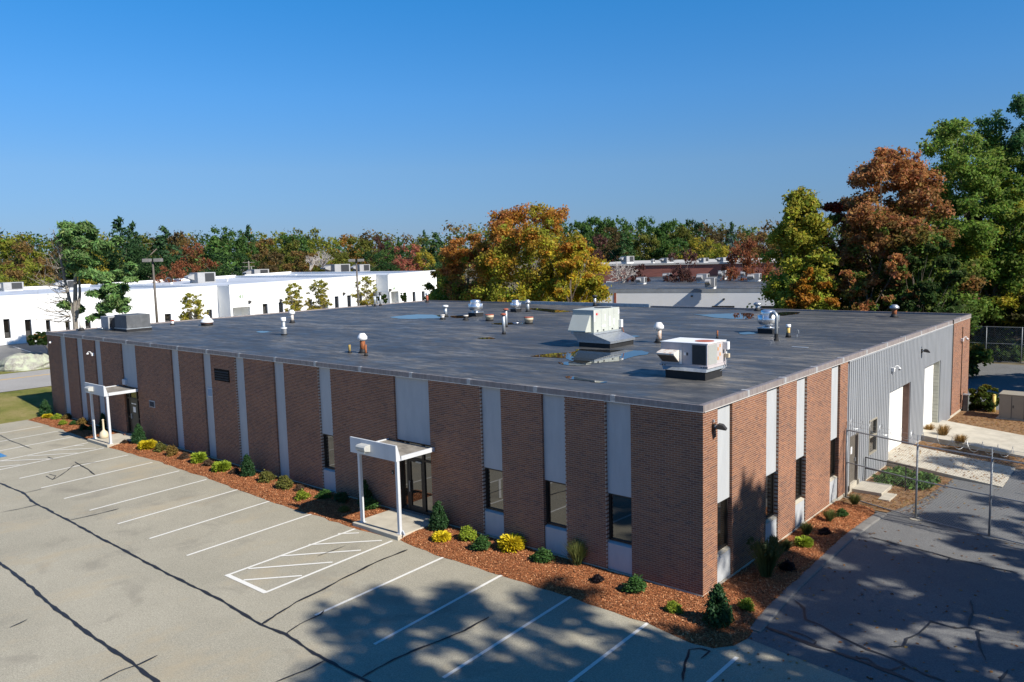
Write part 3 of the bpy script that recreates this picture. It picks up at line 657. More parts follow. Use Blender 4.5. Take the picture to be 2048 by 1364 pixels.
W = W.build('service_window', M_TAN, B); MB().box(-.02, -.008, 15.22, 16.19, 1.0, 1.68).build('pane', M_GLASS, W); MB().box(-.02, -.008, 15.22, 16.19, 1.74, 2.40).build('pane', M_GLASS, W)
MB().box(.004, .04, 33.0, 33.03, .4, 5.0).build('conduit', M_BRONZE, B)

# ------------------------------------------------------------------ entrance canopies
def canopy(x0, x1, p0, p1, label):
    yf = -1.9; t = thing('entrance_canopy', label, 'canopy', ((x0+x1)/2, yf, 0), 'entrance canopies on the front')
    MB().prism([(yf, 2.69), (yf+.22, 2.69), (yf+.20, 2.84), (yf+.07, 3.28), (yf, 3.28)], x0, x1, 'x').build('fascia_board', M_CANOPY, t, bevel=.006)
    MB().box(x0+.02, x1+.03, yf+.222, -.02, 2.70, 2.78).build('roof_slab', M_CANOPY, t)
    MB().box(x0+.05, x1-.02, yf+.222, -.025, 2.782, 2.815).build('roof_felt', mat('canopy_felt', (.2, .18, .15), .9, .4, 3, bump=.3, grime=((.34, .32, .28), .6)), t)
    for a in (x0+.0, x1-.02): MB().box(a, a+.05, yf+.223, -.02, 2.781, 2.86).build('gravel_stop', M_CANOPY, t)
    for a in (p0, p1):
        P = MB().box(a-.06, a+.06, yf+.04, yf+.16, 0.002, 2.69).build('post', M_CANOPY, t, bevel=.008)
        MB().box(a-.10, a+.10, yf+.0, yf+.20, 0.001, .018).build('base_plate', M_CANOPY, P)
    xm = x0+.95; L = MB().prism([(yf-.30, 2.98), (yf-.28, 2.92), (yf-.003, 2.86), (yf-.003, 3.14), (yf-.24, 3.12), (yf-.30, 3.06)], xm-.26, xm+.26, 'x').build('wall_light', mat('grey_light_housing', (.42, .42, .39), .55, .08, 4), t, bevel=.01)
    MB().box(xm-.2, xm+.2, yf-.27, yf-.05, 2.855, 2.90).build('lens', mat('light_lens', (.55, .55, .5), .3, .1, 8), L)
canopy(-13.65, -11.04, -13.24, -11.11, 'grey painted canopy on two posts over the glass entrance')
canopy(-38.07, -35.51, -37.54, -35.40, 'grey painted canopy on two posts over the far entrance with solid door')

# ------------------------------------------------------------------ things on the walls and at the doors
def dome_camera(p, n, label, s=1.):
    """white gooseneck arm with a dome, p on the wall, n = outward direction"""
    n = np.array(n, float); p = np.array(p, float); up = np.array([0, 0, 1.]); t = thing('security_camera', label, 'camera', p, 'white gooseneck security cameras')
    pts = [p+n*.02, p+n*.1+up*.10*s]+[p+n*(.28-.18*math.cos(a))*s+up*(.12+.16*math.sin(a))*s for a in np.linspace(.3, math.pi, 8)]
    MB().tube(pts, .033*s, 8).build('arm', M_WHITE, t, smooth=True); e = pts[-1]
    MB().lathe([(.05*s, .02), (.105*s, 0), (.115*s, -.05*s), (.10*s, -.10*s)], e, 14).build('housing', M_WHITE, t, smooth=True)
    MB().lathe([(.095*s, -.10*s), (.085*s, -.14*s), (.05*s, -.175*s), (.01, -.185*s)], e, 14).build('dome', M_DARK, t, smooth=True)
    MB().box(p[0]-.07, p[0]+.07, p[1]-.07, p[1]+.07, p[2]-.09, p[2]+.09).build('wall_plate', M_WHITE, t, bevel=.01)
dome_camera((-41.3, -.07, 4.5), (-.6, -.8, 0), 'white gooseneck dome camera on the shaded front wall near its far end', .62)
dome_camera((.12, 18.3, 4.3), (.75, .66, 0), 'white gooseneck dome camera on the ribbed grey siding above the overhead door', .62)
dome_camera((.08, 32.7, 4.25), (.75, .66, 0), 'white gooseneck dome camera on the sunlit brick end pier', .62)
t = thing('fisheye_camera', 'tiny white camera high on the far left end of the front wall', 'camera', (-48.0, 0, 4.9)); MB().lathe([(.06, 0), (.07, .05), (.05, .1), (.02, .12)], (-48.0, -.09, 4.85), 10).build('housing', M_WHITE, t); MB().box(-48.03, -47.97, -.07, -.001, 4.87, 4.95).build('bracket', M_WHITE, t)
def floodlight(p, d, label, s=1.):
    p = np.array(p, float); d = np.array(d, float); d /= np.linalg.norm(d); t = thing('flood_light', label, 'light', p)
    MB().box(p[0]+.001, p[0]+.07, p[1]-.07, p[1]+.07, p[2]-.1, p[2]+.1).build('wall_plate', M_BRONZE, t, bevel=.01)
    MB().tube([p+np.array([.06, 0, 0]), p+d*.22*s+np.array([0, 0, .05])], .035, 8).build('arm', M_GALVD, t)
    c = p+d*.42*s; sd = np.cross(d, (0, 0, 1)); sd /= np.linalg.norm(sd); u = np.cross(sd, d); m_ = MB(); pr = [(-.26, -.06), (-.25, .08), (-.1, .17), (.1, .12), (.27, -.1), (.24, -.14)]
    A = [c+d*a*s+u*b_*s-sd*.2*s for a, b_ in pr]; C = [c+d*a*s+u*b_*s+sd*.2*s for a, b_ in pr]; n = len(pr); m_.v = [tuple(q) for q in A+C]; m_.f = [(i, (i+1) % n, n+(i+1) % n, n+i) for i in range(n)]+[tuple(reversed(range(n))), tuple(range(n, 2*n))]
    H = m_.build('housing', mat('dark_bronze_paint', (.03, .027, .025), .5, .1, 4), t, bevel=.01)
    b_ = MB(); b_.quad(*[tuple(c+d*a*s+u*(q-.003)*s+sd*w*s) for a, q, w in ((-.2, -.075, -.16), (.2, -.142, -.16), (.2, -.142, .16), (-.2, -.075, .16))]); b_.build('lens', MATS['light_lens'], H)
    MB().box(p[0]+.001, p[0]+.05, p[1]-.03, p[1]+.03, p[2]+.14, p[2]+.22).build('photocell', M_GALVD, t)
floodlight((0., .6, 4.87), (1, .35, .05), 'dark hooded flood light at the building corner', .58)
floodlight((.04, 23.45, 4.6), (1, .3, 0), 'dark hooded flood light on the grey siding between the overhead doors', .6)
t = thing('smokers_post', 'beige long-necked cigarette receptacle beside the far entrance', 'receptacle', (-37.35, -1.35, 0)); MB().lathe([(.2, .0), (.24, .05), (.25, .18), (.2, .34), (.09, .44), (.055, .5), (.05, 1.0), (.06, 1.04), (.03, 1.1)], (-37.35, -1.35, .001), 16).build('body', M_BEIGE, t, smooth=True); MB().lathe([(.062, 0), (.07, .03), (.03, .07)], (-37.35, -1.35, 1.03), 12).build('cap', M_BEIGE, t)
for i, (x, y, z, lab) in enumerate([(-37.1, -.3, 0.002, 'loose red brick left on the slab by the far entrance')]):
    o = MB().box(x-.1, x+.1, y-.05, y+.05, z, z+.06).build('loose_brick', MATS['brown_brick_plain'], None, (x, y, z), bevel=.005); tag(o, lab, 'brick')
o = MB().prism([(-11.35, -.35), (-10.98, -.35), (-10.93, -.08), (-11.3, -.06)], .002, .11).build('stone_block', M_CURB, None, (-11.1, -.2, 0), bevel=.02); tag(o, 'dark grey stone block on the slab edge by the glass entrance', 'block')
o = MB().tube([(-11.05, -1.72, .09), (-10.8, -1.85, .03)], .035, 6).build('pipe_stub', M_CANOPY, None, (-11, -1.8, 0)); tag(o, 'short grey pipe leaning at the foot of the near canopy post', 'pipe')
t = thing('intercom', 'small dark intercom box on brick left of the glass entrance', 'intercom', (-13.5, 0, 1.5)); MB().box(-13.53, -13.41, -.03, -.001, 1.42, 1.58).build('case', M_DARK, t, bevel=.005); MB().box(-13.5, -13.44, -.034, -.031, 1.45, 1.49).build('button', M_GALVD, t)

# ------------------------------------------------------------------ rooftop equipment
RZ = 5.527
def spin(name, label, cat, x, y, parts, group=None, n=16):
    t = thing(name, label, cat, (x, y, RZ), group)
    for pn, prof, m_ in parts: MB().lathe(prof, (x, y, RZ), n).build(pn, m_, t, smooth=True)
    return t
def vent(x, y, h, r, label, cap='mush', body=M_RUSTW, boot=.18, capm=M_WHITE):
    ps = [('flashing_boot', [(r*1.9, 0), (r*1.25, boot*.5), (r*1.2, boot)], M_BLK), ('pipe', [(r, .02), (r, h*.8)], body)]
    if cap == 'mush': ps.append(('cap', [(r*1.1, h*.72), (r*1.15, h*.82), (r*1.9, h*.86), (r*1.95, h*.93), (r*1.2, h)], capm))
    elif cap == 'cone': ps.append(('cap', [(r*1.05, h*.62), (r*1.9, h*.7), (r*1.9, h*.82), (r*1.1, h*.97), (r*.9, h)], capm))
    elif cap == 'flat': ps.append(('cap', [(r*1.35, h*.78), (r*1.4, h*.8), (r*1.4, h)], capm))
    else: ps[1] = ('pipe', [(r, .02), (r, h)], body)
    return spin('roof_vent', label, 'vent', x, y, ps, 'vents on the black roof', 12)
vent(-19.45, 3.55, .93, .125, 'white-capped rusty vent near the front roof edge', 'cone', M_RUST)
vent(-18.48, 2.94, .50, .055, 'thin rust-brown pipe stub in front of the white-capped rusty vent', None, M_RUST, .12)
vent(-20.0, 3.2, .39, .06, 'short ochre pipe stub left of the white-capped rusty vent', None, mat('ochre_pipe', (.28, .2, .06), .8, .3, 8), .1)
vent(-31.25, 7.05, 1.05, .11, 'tall slim grey vent with a collar in the left half of the roof', 'flat', M_GALVD)
spin('vent_collar', 'round white collar at the foot of the tall slim grey vent', 'collar', -31.25, 7.05, [('ring', [(.17, .02), (.17, .36), (.2, .37), (.2, .42), (.12, .43)], M_WHITE)])
vent(-38.7, 12.67, .92, .12, 'white-capped vent with rusty base towards the left rear of the roof', 'cone', M_RUSTW)
vent(-47.6, 27.7, 1.25, .09, 'left one of the twin grey pipes at the left roof edge', 'flat', M_GALVD, capm=M_DARK)
vent(-47.6, 28.35, 1.28, .09, 'right one of the twin grey pipes at the left roof edge', 'flat', M_GALVD, capm=M_DARK)
vent(-46.9, 33.7, .9, .12, 'red-brown capped vent at the rear left roof corner', 'flat', M_REDTOP, capm=M_GALV)
vent(-48.1, 2.0, .62, .12, 'rust-streaked stub at the front left roof corner', None, M_RUSTW)
vent(-46.0, 7.45, .37, .1, 'small white pipe with a red top behind the grey duct unit', 'flat', M_WHITE, .1, M_REDTOP)
vent(-31.6, 21.1, .87, .12, 'white mushroom vent left of the round aluminium fans', 'mush', M_GALVD)
vent(-30.2, 19.4, .33, .13, 'low white capped stub left of the round aluminium fans', 'flat', M_WHITE, .14, M_RUSTW)
vent(-28.1, 19.6, .34, .14, 'low white capped stub just before the larger aluminium fan', 'flat', M_BLK, .14, M_RUSTW)
for x, y, lab in ((-26.1, 19.85, 'left one of two squat beige drums with red rims'), (-22.1, 19.2, 'right one of two squat beige drums with red rims')):
    spin('drum_curb', lab, 'roof curb', x, y, [('base', [(.27, 0), (.27, .1)], M_BLK), ('drum', [(.26, .1), (.26, .22), (.3, .23), (.3, .40)], M_BEIGE), ('rim', [(.305, .38), (.305, .43), (.25, .435)], M_REDTOP)], 'squat drums on the roof')
for x, y, h, lab in ((-19.1, 13.33, 1.18, 'nearer of two tall pale pipes with red caps'), (-21.85, 16.7, 1.16, 'farther of two tall pale pipes with red caps')):
    spin('tall_vent_pipe', lab, 'vent', x, y, [('flashing_boot', [(.12, 0), (.10, .13)], M_BLK), ('pipe', [(.09, .05), (.09, h-.08)], M_GALVD), ('cap', [(.17, h-.1), (.17, h-.05), (.1, h)], M_REDTOP)], 'tall pale pipes with red caps', 12)
vent(-29.5, 28.2, .5, .035, 'thin brown pipe behind the smaller aluminium fan', None, M_RUST, .08)
vent(-9.37, 13.7, .98, .13, 'rust-streaked white vent with a hooded cap between the two air conditioners', 'cone', M_RUSTW)
vent(-7.76, 16.7, .38, .04, 'thin dark pipe stub behind the beige air conditioner', None, M_RUST, .1)
vent(-4.88, 18.6, .64, .085, 'short yellowed pipe with a flat white cap right of the gooseneck', 'flat', mat('yellowed_pvc', (.62, .42, .12), .6, .3, 9), .22)
vent(-3.6, 32.2, .78, .15, 'rusty vent with pale hooded cap near the rear right roof corner', 'cone', M_RUST, capm=M_GALV)
vent(-13.3, 34.3, .62, .15, 'grey hooded vent at the rear roof edge behind the large fan', 'cone', M_GALVD, capm=M_GALV)
vent(-27.5, 34.5, .92, .11, 'dark capped vent at the rear roof edge behind the pale green air conditioner', 'mush', M_GALVD, .3, M_DARK)
vent(-28.9, 27.4, .95, .12, 'hooded grey vent just behind the smaller aluminium fan', 'cone', M_GALVD, capm=M_GALV)
spin('roof_dome', 'flat white dome behind the pale green air conditioner', 'skylight', -17.6, 21.3, [('base', [(.55, 0), (.55, .08)], M_BLK), ('dome', [(.55, .08), (.58, .16), (.5, .26), (.2, .32), (.02, .33)], M_WHITE)])
spin('spun_vent', 'white bell-shaped roof ventilator on the left of the roof', 'ventilator', -43.0, 8.5, [('curb', [(.4, 0), (.4, .16)], M_BLK), ('rust_band', [(.43, .15), (.43, .22)], M_RUST), ('hood', [(.46, .2), (.44, .3), (.3, .46), (.23, .52), (.22, .60), (.12, .72), (.05, .75)], M_WHITE)])
def upblast(x, y, s, label, seam=M_GALVD):
    t = thing('upblast_fan', label, 'fan', (x, y, RZ), 'spun aluminium exhaust fans'); c = (x, y, RZ); h = 1.22*s
    MB().box(x-.40*s, x+.40*s, y-.40*s, y+.40*s, RZ-.01, RZ+.25).build('curb', M_BLK, t)
    MB().box(x-.43*s, x+.43*s, y-.43*s, y+.43*s, RZ+.2501, RZ+.30).build('curb_cap', M_GALV, t)
    MB().lathe([(.38*s, .30), (.2*s, .33*s), (.19*s, .42*s)], c, 20).build('base_cone', M_ALU, t, smooth=True)
    bowl = MB().lathe([(.25*s, .40*s), (.42*s, .46*s), (.53*s, .56*s), (.555*s, .70*s), (.555*s, .74*s), (.54*s, .78*s), (.54*s, .92*s), (.52*s, .93*s), (.40*s, .90*s)], c, 28).build('windband', M_ALU, t, smooth=True)
    MB().lathe([(.558*s, .715*s), (.563*s, .72*s), (.563*s, .735*s), (.558*s, .74*s)], c, 28).build('seam_ring', seam, bowl)
    MB().lathe([(.37*s, .80*s), (.385*s, .82*s), (.385*s, 1.10*s), (.36*s, 1.18*s), (.25*s, 1.22*s), (.02, 1.225*s)], c, 24).build('motor_cover', M_ALU, t, smooth=True)
    for a in (.4, 2.5, 4.6): MB().box(x+.54*s*math.cos(a)-.02, x+.54*s*math.cos(a)+.02, y+.54*s*math.sin(a)-.02, y+.54*s*math.sin(a)+.02, RZ+.6*s, RZ+.95*s).build('bracket', M_ALU, t)
    MB().tube([(x+.3*s, y-.56*s, RZ+.62*s), (x+.42*s, y-.55*s, RZ+.25), (x+.55*s, y-.5*s, RZ+.05), (x+.75*s, y-.45*s, RZ+.02)], .015, 6).build('cable', M_DARK, t)
upblast(-29.95, 22.6, .98, 'larger aluminium exhaust fan left of centre on the roof')
upblast(-29.75, 26.95, .76, 'smaller aluminium exhaust fan at the rear of the roof')
upblast(-6.55, 20.1, 1.0, 'large aluminium exhaust fan in the right half of the roof')
x, y = -4.82, 16.95; t = thing('gooseneck_pipe', 'grey gooseneck pipe standing in front of the large right-hand fan', 'pipe', (x, y, RZ))
MB().lathe([(.12, 0), (.095, .15), (.09, .33)], (x, y, RZ), 12).build('flashing_boot', M_BLK, t)
MB().tube([(x, y, RZ+.05), (x, y, RZ+1.12)]+[(x-.17*(1-math.cos(a)), y+.05*(1-math.cos(a)), RZ+1.15+.19*math.sin(a)) for a in np.linspace(.1, math.pi, 9)]+[(x-.34, y+.1, RZ+1.05)], .078, 12).build('pipe', M_GALVD, t, smooth=True)
o = MB().tube([(-4.5, 18.75, RZ), (-4.5, 18.75, RZ+.3), (-4.46, 18.75, RZ+.36), (-4.42, 18.75, RZ+.33), (-4.42, 18.75, RZ+.2)], .022, 6).build('conduit_hook', M_GALVD, None, (-4.5, 18.75, RZ)); tag(o, 'small hooked conduit between the large fan and the yellowed pipe', 'conduit')

# pale green packaged air conditioner on a flared adaptor curb
t = thing('air_conditioner', 'large pale green rooftop air conditioner on a flared metal curb', 'air conditioner', (-11.2, 11.5, RZ))
MB().box(-11.85, -10.1, 10.5, 12.55, RZ-.01, RZ+.21).build('curb', M_BLK, t)
fl = MB(); fl.frustum((-11.9, -10.05, 10.46, 12.6), (-12.18, -10.98, 10.44, 12.72), RZ+.32, RZ+.60); fl.box(-11.91, -10.04, 10.45, 12.61, RZ+.2101, RZ+.3199); fl.build('flared_adaptor', M_GALV, t)
MB().box(-12.25, -10.93, 10.40, 12.76, RZ+.601, RZ+.68).build('base_rail', M_GALVD, t)
cab = MB().box(-12.2, -10.98, 10.5, 12.7, RZ+.681, RZ+1.76).build('cabinet', M_RTU, t, bevel=.015)
hd = MB(); hd.prism([(10.05, RZ+.74), (10.5, RZ+.71), (10.5, RZ+1.50), (10.44, RZ+1.50), (10.05, RZ+.80)], -12.18, -11.15, 'x'); hd.build('intake_hood', M_RTU, t, bevel=.006)
for y in (11.12, 11.72, 12.2): MB().box(-10.979, -10.976, y-.006, y+.006, RZ+.70, RZ+1.74).build('panel_seam', M_GALVD, cab)
MB().box(-10.978, -10.974, 10.68, 10.86, RZ+1.5, RZ+1.6).build('maker_badge', M_REDBADGE, cab); MB().box(-10.974, -10.9735, 10.77, 10.85, RZ+1.54, RZ+1.565).build('badge_lettering', M_WSTK, cab)
for y, z, w, h in ((11.45, 1.2, .06, .3), (11.85, .92, .13, .45), (12.22, .95, .07, .3), (11.33, .92, .32, .07), (12.62, 1.45, .1, .2), (10.56, 1.2, .06, .5)): MB().box(-10.978, -10.974, y-w/2, y+w/2, RZ+z, RZ+z+h).build('label_plate', M_WSTK, cab)
for y in (10.8, 11.3, 12.05): MB().box(-10.978, -10.972, y-.06, y+.06, RZ+.72, RZ+.79).build('lifting_slot', M_DARK, cab)
MB().lathe([(.42, 0), (.42, .02), (.38, .022)], (-11.55, 12.1, RZ+1.762), 24).build('fan_opening', M_DARK, cab); MB().tube([(-11.9, 11.8, RZ+1.80), (-11.2, 12.4, RZ+1.80)], .012, 6).build('fan_guard', M_GALVD, cab)
MB().box(-10.98, -10.83, 12.62, 12.78, RZ+.78, RZ+1.15).build('disconnect_box', M_WHITE, t)
MB().tube([(-10.88, 12.78, RZ+.8), (-10.8, 12.8, RZ+.5), (-10.75, 12.8, RZ+.02)], .018, 6).build('conduit', M_RUST, t)

# beige air conditioner close to the corner
t = thing('air_conditioner', 'beige rooftop air conditioner with louvred hood near the building corner', 'air conditioner', (-2.9, 5., RZ))
MB().box(-3.66, -2.13, 4.32, 5.6, RZ-.01, RZ+.29).build('curb', M_BLK, t)
MB().frustum((-3.72, -2.07, 4.26, 5.66), (-3.82, -2.10, 4.36, 5.76), RZ+.2901, RZ+.40).build('adaptor', M_GALVD, t)
MB().box(-3.92, -2.06, 4.36, 5.82, RZ+.401, RZ+.48).build('base_rail', M_RTU2, t)
cab = MB().box(-3.88, -2.09, 4.40, 5.80, RZ+.481, RZ+1.24).build('cabinet', M_RTU2, t, bevel=.012)
MB().box(-3.90, -2.07, 4.385, 5.82, RZ+1.241, RZ+1.265).build('top_panel', M_WHITE, t); MB().lathe([(.33, 0), (.33, .012), (.02, .014)], (-2.55, 5.1, RZ+1.266), 24).build('fan_grille', M_REDTOP, cab)
MB().box(-2.66, -2.14, 4.392, 4.399, RZ+.52, RZ+1.2).build('coil_guard', M_DARK, cab); MB().box(-2.089, -2.083, 4.45, 5.1, RZ+.52, RZ+1.2).build('coil_guard', mat('pale_coil', (.34, .35, .33), .6, .1, 40), cab)
for x in (-3.04, -2.70): MB().box(x-.006, x+.006, 4.394, 4.399, RZ+.5, RZ+1.23).build('panel_seam', M_GALVD, cab)
MB().box(-2.98, -2.90, 4.394, 4.399, RZ+.82, RZ+.92).build('label_plate', M_WSTK, cab); MB().box(-2.88, -2.82, 4.394, 4.399, RZ+.82, RZ+.92).build('label_plate', M_DARK, cab)
hd = MB(); hd.prism([(4.0, RZ+.86), (4.40, RZ+.55), (4.40, RZ+1.0), (4.05, RZ+.93), (4.0, RZ+.90)], -3.84, -3.15, 'x'); hd.build('intake_hood', M_RUSTW, t, bevel=.004)
b_ = MB(); b_.quad((-3.80, 4.035, RZ+.823), (-3.19, 4.035, RZ+.823), (-3.19, 4.37, RZ+.563), (-3.80, 4.37, RZ+.563)); b_.build('filter_screen', mat('brown_filter', (.09, .07, .055), .8, .3, 30), t)
MB().box(-3.14, -3.05, 4.38, 4.399, RZ+.5, RZ+1.0).build('hood_flange', M_WHITE, t)
for y, z in ((5.2, .62), (5.2, .95), (5.35, .75), (5.35, 1.05)): MB().box(-2.089, -2.084, y-.05, y+.05, RZ+z, RZ+z+.12).build('orange_label', mat('orange_label', (.55, .3, .14), .6, .2, 9), cab)
MB().box(-2.08, -1.9, 5.55, 5.72, RZ+.95, RZ+1.22).build('disconnect_box', M_WHITE, t, bevel=.01); MB().box(-2.05, -1.9, 5.62, 5.74, RZ+.66, RZ+.80).build('junction_box', M_BEIGE, t)
MB().tube([(-2.0, 5.66, RZ+.95), (-2.0, 5.66, RZ+.55), (-1.98, 5.6, RZ+.35), (-2.1, 5.45, RZ+.22), (-2.2, 5.4, RZ+.15)], .02, 8).build('conduit', M_GALV, t, smooth=True)
for x in (-3.8, -3.7, -2.3, -2.2, -2.12): MB().box(x-.02, x+.02, 4.352, 4.359, RZ+.42, RZ+.46).build('rail_hole', M_DARK, t)

# grey unit with insulated duct at the far front corner
t = thing('duct_unit', 'dark grey insulated duct box with a small condenser at the far left roof corner', 'air conditioner', (-44.8, 3.9, RZ))
cond = MB().box(-47.3, -46.1, 3.0, 4.1, RZ+.1, RZ+.93).build('condenser', M_RTUG, t, bevel=.012); MB().box(-46.098, -46.094, 3.1, 4.0, RZ+.2, RZ+.85).build('coil_guard', M_DARK, cond)
DG = mat('duct_wrap', (.10, .105, .11), .6, .2, 3, .2, grime=((.2, .2, .2), .4))
MB().prism([(-46.09, RZ+.2), (-45.3, RZ+.12), (-45.3, RZ+.95), (-45.5, RZ+.9), (-46.09, RZ+.62)], 3.15, 4.0, 'y').build('duct_elbow', M_BLK, t)
MB().box(-45.3, -43.5, 3.1, 4.7, RZ+.21, RZ+1.09).build('duct_box', DG, t, bevel=.02); MB().box(-45.2, -43.45, 3.05, 4.75, RZ-.01, RZ+.16).build('curb', M_BLK, t); MB().box(-45.35, -43.45, 3.05, 4.75, RZ+.161, RZ+.209).build('curb_cap', M_GALVD, t)
MB().tube([(-47.4, 2.9, RZ+.15), (-47.3, 2.75, RZ+.14), (-46.5, 2.75, RZ+.14)], .03, 8).build('pipe_run', M_WHITE, t); MB().box(-47.2, -46.2, 3.1, 4.0, RZ, RZ+.099).build('skid', M_GALVD, t)

# rain water standing on the roof
def puddle(px, label, wob=.12, z=5.536):
    P = np.array([onz(x, y, z)[:2] for x, y in px]); n = len(P); out = []; rs = np.random.RandomState(len(px)*7+int(px[0][0]))
    for i in range(n):
        p0, p1, p2, p3 = P[i-1], P[i], P[(i+1) % n], P[(i+2) % n]
        for s in np.linspace(0, 1, 6)[:-1]: out.append(.5*((2*p1)+(p2-p0)*s+(2*p0-5*p1+4*p2-p3)*s*s+(3*p1-p0-3*p2+p3)*s**3)+rs.normal(0, wob*.35, 2))
    c = np.mean(out, 0); b_ = MB(); b_.poly([(p[0], p[1], z) for p in out]); o = b_.build('puddle', M_WATER, None, (c[0], c[1], z)); o['kind'] = 'structure'; return o
puddle([(1062, 712), (1100, 707), (1145, 704), (1158, 698), (1200, 699), (1260, 700), (1292, 703), (1296, 708), (1262, 714), (1240, 721), (1200, 725), (1165, 727), (1142, 722), (1130, 716), (1090, 714)], '')
puddle([(1117, 725), (1135, 723.5), (1160, 726), (1180, 729), (1160, 731), (1135, 730)], '')
puddle([(1131, 753), (1150, 752), (1163, 757), (1190, 761), (1216, 764), (1195, 765), (1160, 760), (1138, 757)], '')
puddle([(1050, 616.5), (1085, 617), (1130, 621), (1145, 622.5), (1110, 625), (1085, 622), (1065, 619)], '')
puddle([(1380, 627), (1400, 629), (1440, 627.5), (1500, 626), (1508, 632), (1495, 638), (1440, 636), (1415, 633)], '')
puddle([(1560, 624.5), (1600, 624), (1590, 628), (1560, 631)], '')
puddle([(782, 635), (815, 630), (850, 629), (885, 631), (880, 636), (845, 637), (815, 638)], '', .2)
puddle([(900, 632), (935, 631), (942, 634), (915, 636)], '')
puddle([(1478, 665.5), (1500, 664), (1512, 667), (1485, 669)], ''); puddle([(983, 647), (1015, 645), (1050, 646.5), (1010, 649.5)], '')
puddle([(512, 663), (530, 662), (541, 664), (520, 665.5)], ''); puddle([(955, 676), (975, 674.5), (990, 676.5), (970, 677.5)], ''); puddle([(1252, 672), (1272, 671), (1280, 673), (1262, 674.5)], '')
o = MB().obox(onz(1600, 694, 5.54)[:2], (1, .1), (-.1, 1), .35, .12, RZ, RZ+.012).build('roof_patch', M_GALVD, B)

# ------------------------------------------------------------------ fence, steps and yard things
FZ = LOT
fpts = [(.10, 12.1), (2.97, 10.98), (5.43, 10.45), (8.1, 9.9), (11.0, 9.3)]
FH = 2.8
def chain_link(name, label, fp, fh, razor, group=None, wire=.0048, pitch=.07):
    t = thing(name, label, 'fence', (fp[0][0], fp[0][1], FZ), group)
    for k, p in enumerate(fp):
        P = MB().tube([(p[0], p[1], FZ-.05), (p[0], p[1], FZ+fh+.03)], .036 if 0 < k else .045, 10).build('post', M_FENCE, t, smooth=True)
        if razor:
            MB().tube([(p[0], p[1], FZ+fh), (p[0]-.06, p[1]+.28, FZ+fh+.30)], .017, 6).build('barb_arm', M_FENCE, P); MB().lathe([(.2, 0), (.21, .03), (.12, .04)], (p[0], p[1], FZ-.005), 10).build('footing', M_CONC, P)
    for p, q in zip(fp[:-1], fp[1:]):
        p = np.array(p); q = np.array(q); L = np.linalg.norm(q-p); d = (q-p)/L
        for h, r in ((fh, .024), (fh*.53, .022), (.06, .022)): MB().tube([(*p, FZ+h), (*q, FZ+h)], r, 6).build('rail', M_FENCE, t)
        nrm = np.array([-d[1], d[0]]); step = pitch*math.sqrt(2); V = []; Q = []
        def wirep(u0, z0, u1, z1, off):
            a = np.array([*(p+d*u0+nrm*off), FZ+z0]); b2 = np.array([*(p+d*u1+nrm*off), FZ+z1]); dd = (b2-a)/np.linalg.norm(b2-a); s1 = np.array([nrm[0], nrm[1], 0])*wire*.5; s2 = np.cross(dd, s1); i = len(V)
            V.extend([a+s1, a-s1*.5+s2*.87, a-s1*.5-s2*.87, b2+s1, b2-s1*.5+s2*.87, b2-s1*.5-s2*.87]); Q.extend([(i, i+1, i+4, i+3), (i+1, i+2, i+5, i+4), (i+2, i, i+3, i+5)])
        zb, zt_ = .05, fh-.02; H = zt_-zb; u = -H
        while u < L:
            a0, a1 = max(u, 0), min(u+H, L)
            if a1-a0 > .02:
                wirep(a0, zb+(a0-u), a1, zb+(a1-u), .004); wirep(a0, zt_-(a0-u), a1, zt_-(a1-u), -.004)
            u += step
        link('chain_link_mesh', np_mesh('chain_link_mesh', np.array(V)-np.array(ORG[t.name]), np.array(Q), M_GALVD), t, kind='stuff')
        if razor:
            for s in (0.1, .55, 1.): MB().tube([(*(p+np.array([-.06, .28])*s), FZ+fh+.3*s), (*(q+np.array([-.06, .28])*s), FZ+fh+.3*s)], .004, 4).build('barbed_strand', M_GALV, t)
            n = int(L/.42); pts = []
            for i in range(n*14+1):
                a = i/14*2*math.pi; c = p+d*(i/14*.42*L/(n*.42)); rr = .2; pts.append((*(c+nrm*(math.cos(a)*rr+.14)), FZ+fh+.28+math.sin(a)*rr))
            MB().tube(pts, .006, 4).build('razor_coil', M_GALV, t)
    return t
chain_link('chain_link_fence', 'galvanised chain-link fence with razor wire beside the service side', fpts, FH, True)
far = [(-12.0, 56.2), (-9.1, 56.5), (-5.6, 56.8), (-2.85, 57.0), (-.3, 57.2), (2.4, 57.5), (5.2, 57.8)]
chain_link('chain_link_fence', 'tall plain chain-link fence in front of the dark trees at the rear', far, 3.0, False, wire=.010, pitch=.12)
t = thing('step_handrail', 'black tubular handrail beside the service door step', 'handrail', (.2, 14.5, 0))
for z in (.55, 1.02): MB().tube([(.1, 14.5, z), (1.95, 14.35, z-.1)]+([(2.05, 14.35, z-.12), (2.1, 14.36, z-.2), (2.03, 14.36, z-.3)] if z > .9 else []), .024, 8).build('rail', M_STEELP, t, smooth=True)
for x in (.12, 1.75): MB().tube([(x, 14.5-(x-.1)*.08, -.14), (x, 14.5-(x-.1)*.08, 1.02-(x-.1)*.054)], .024, 8).build('post', M_STEELP, t, smooth=True)
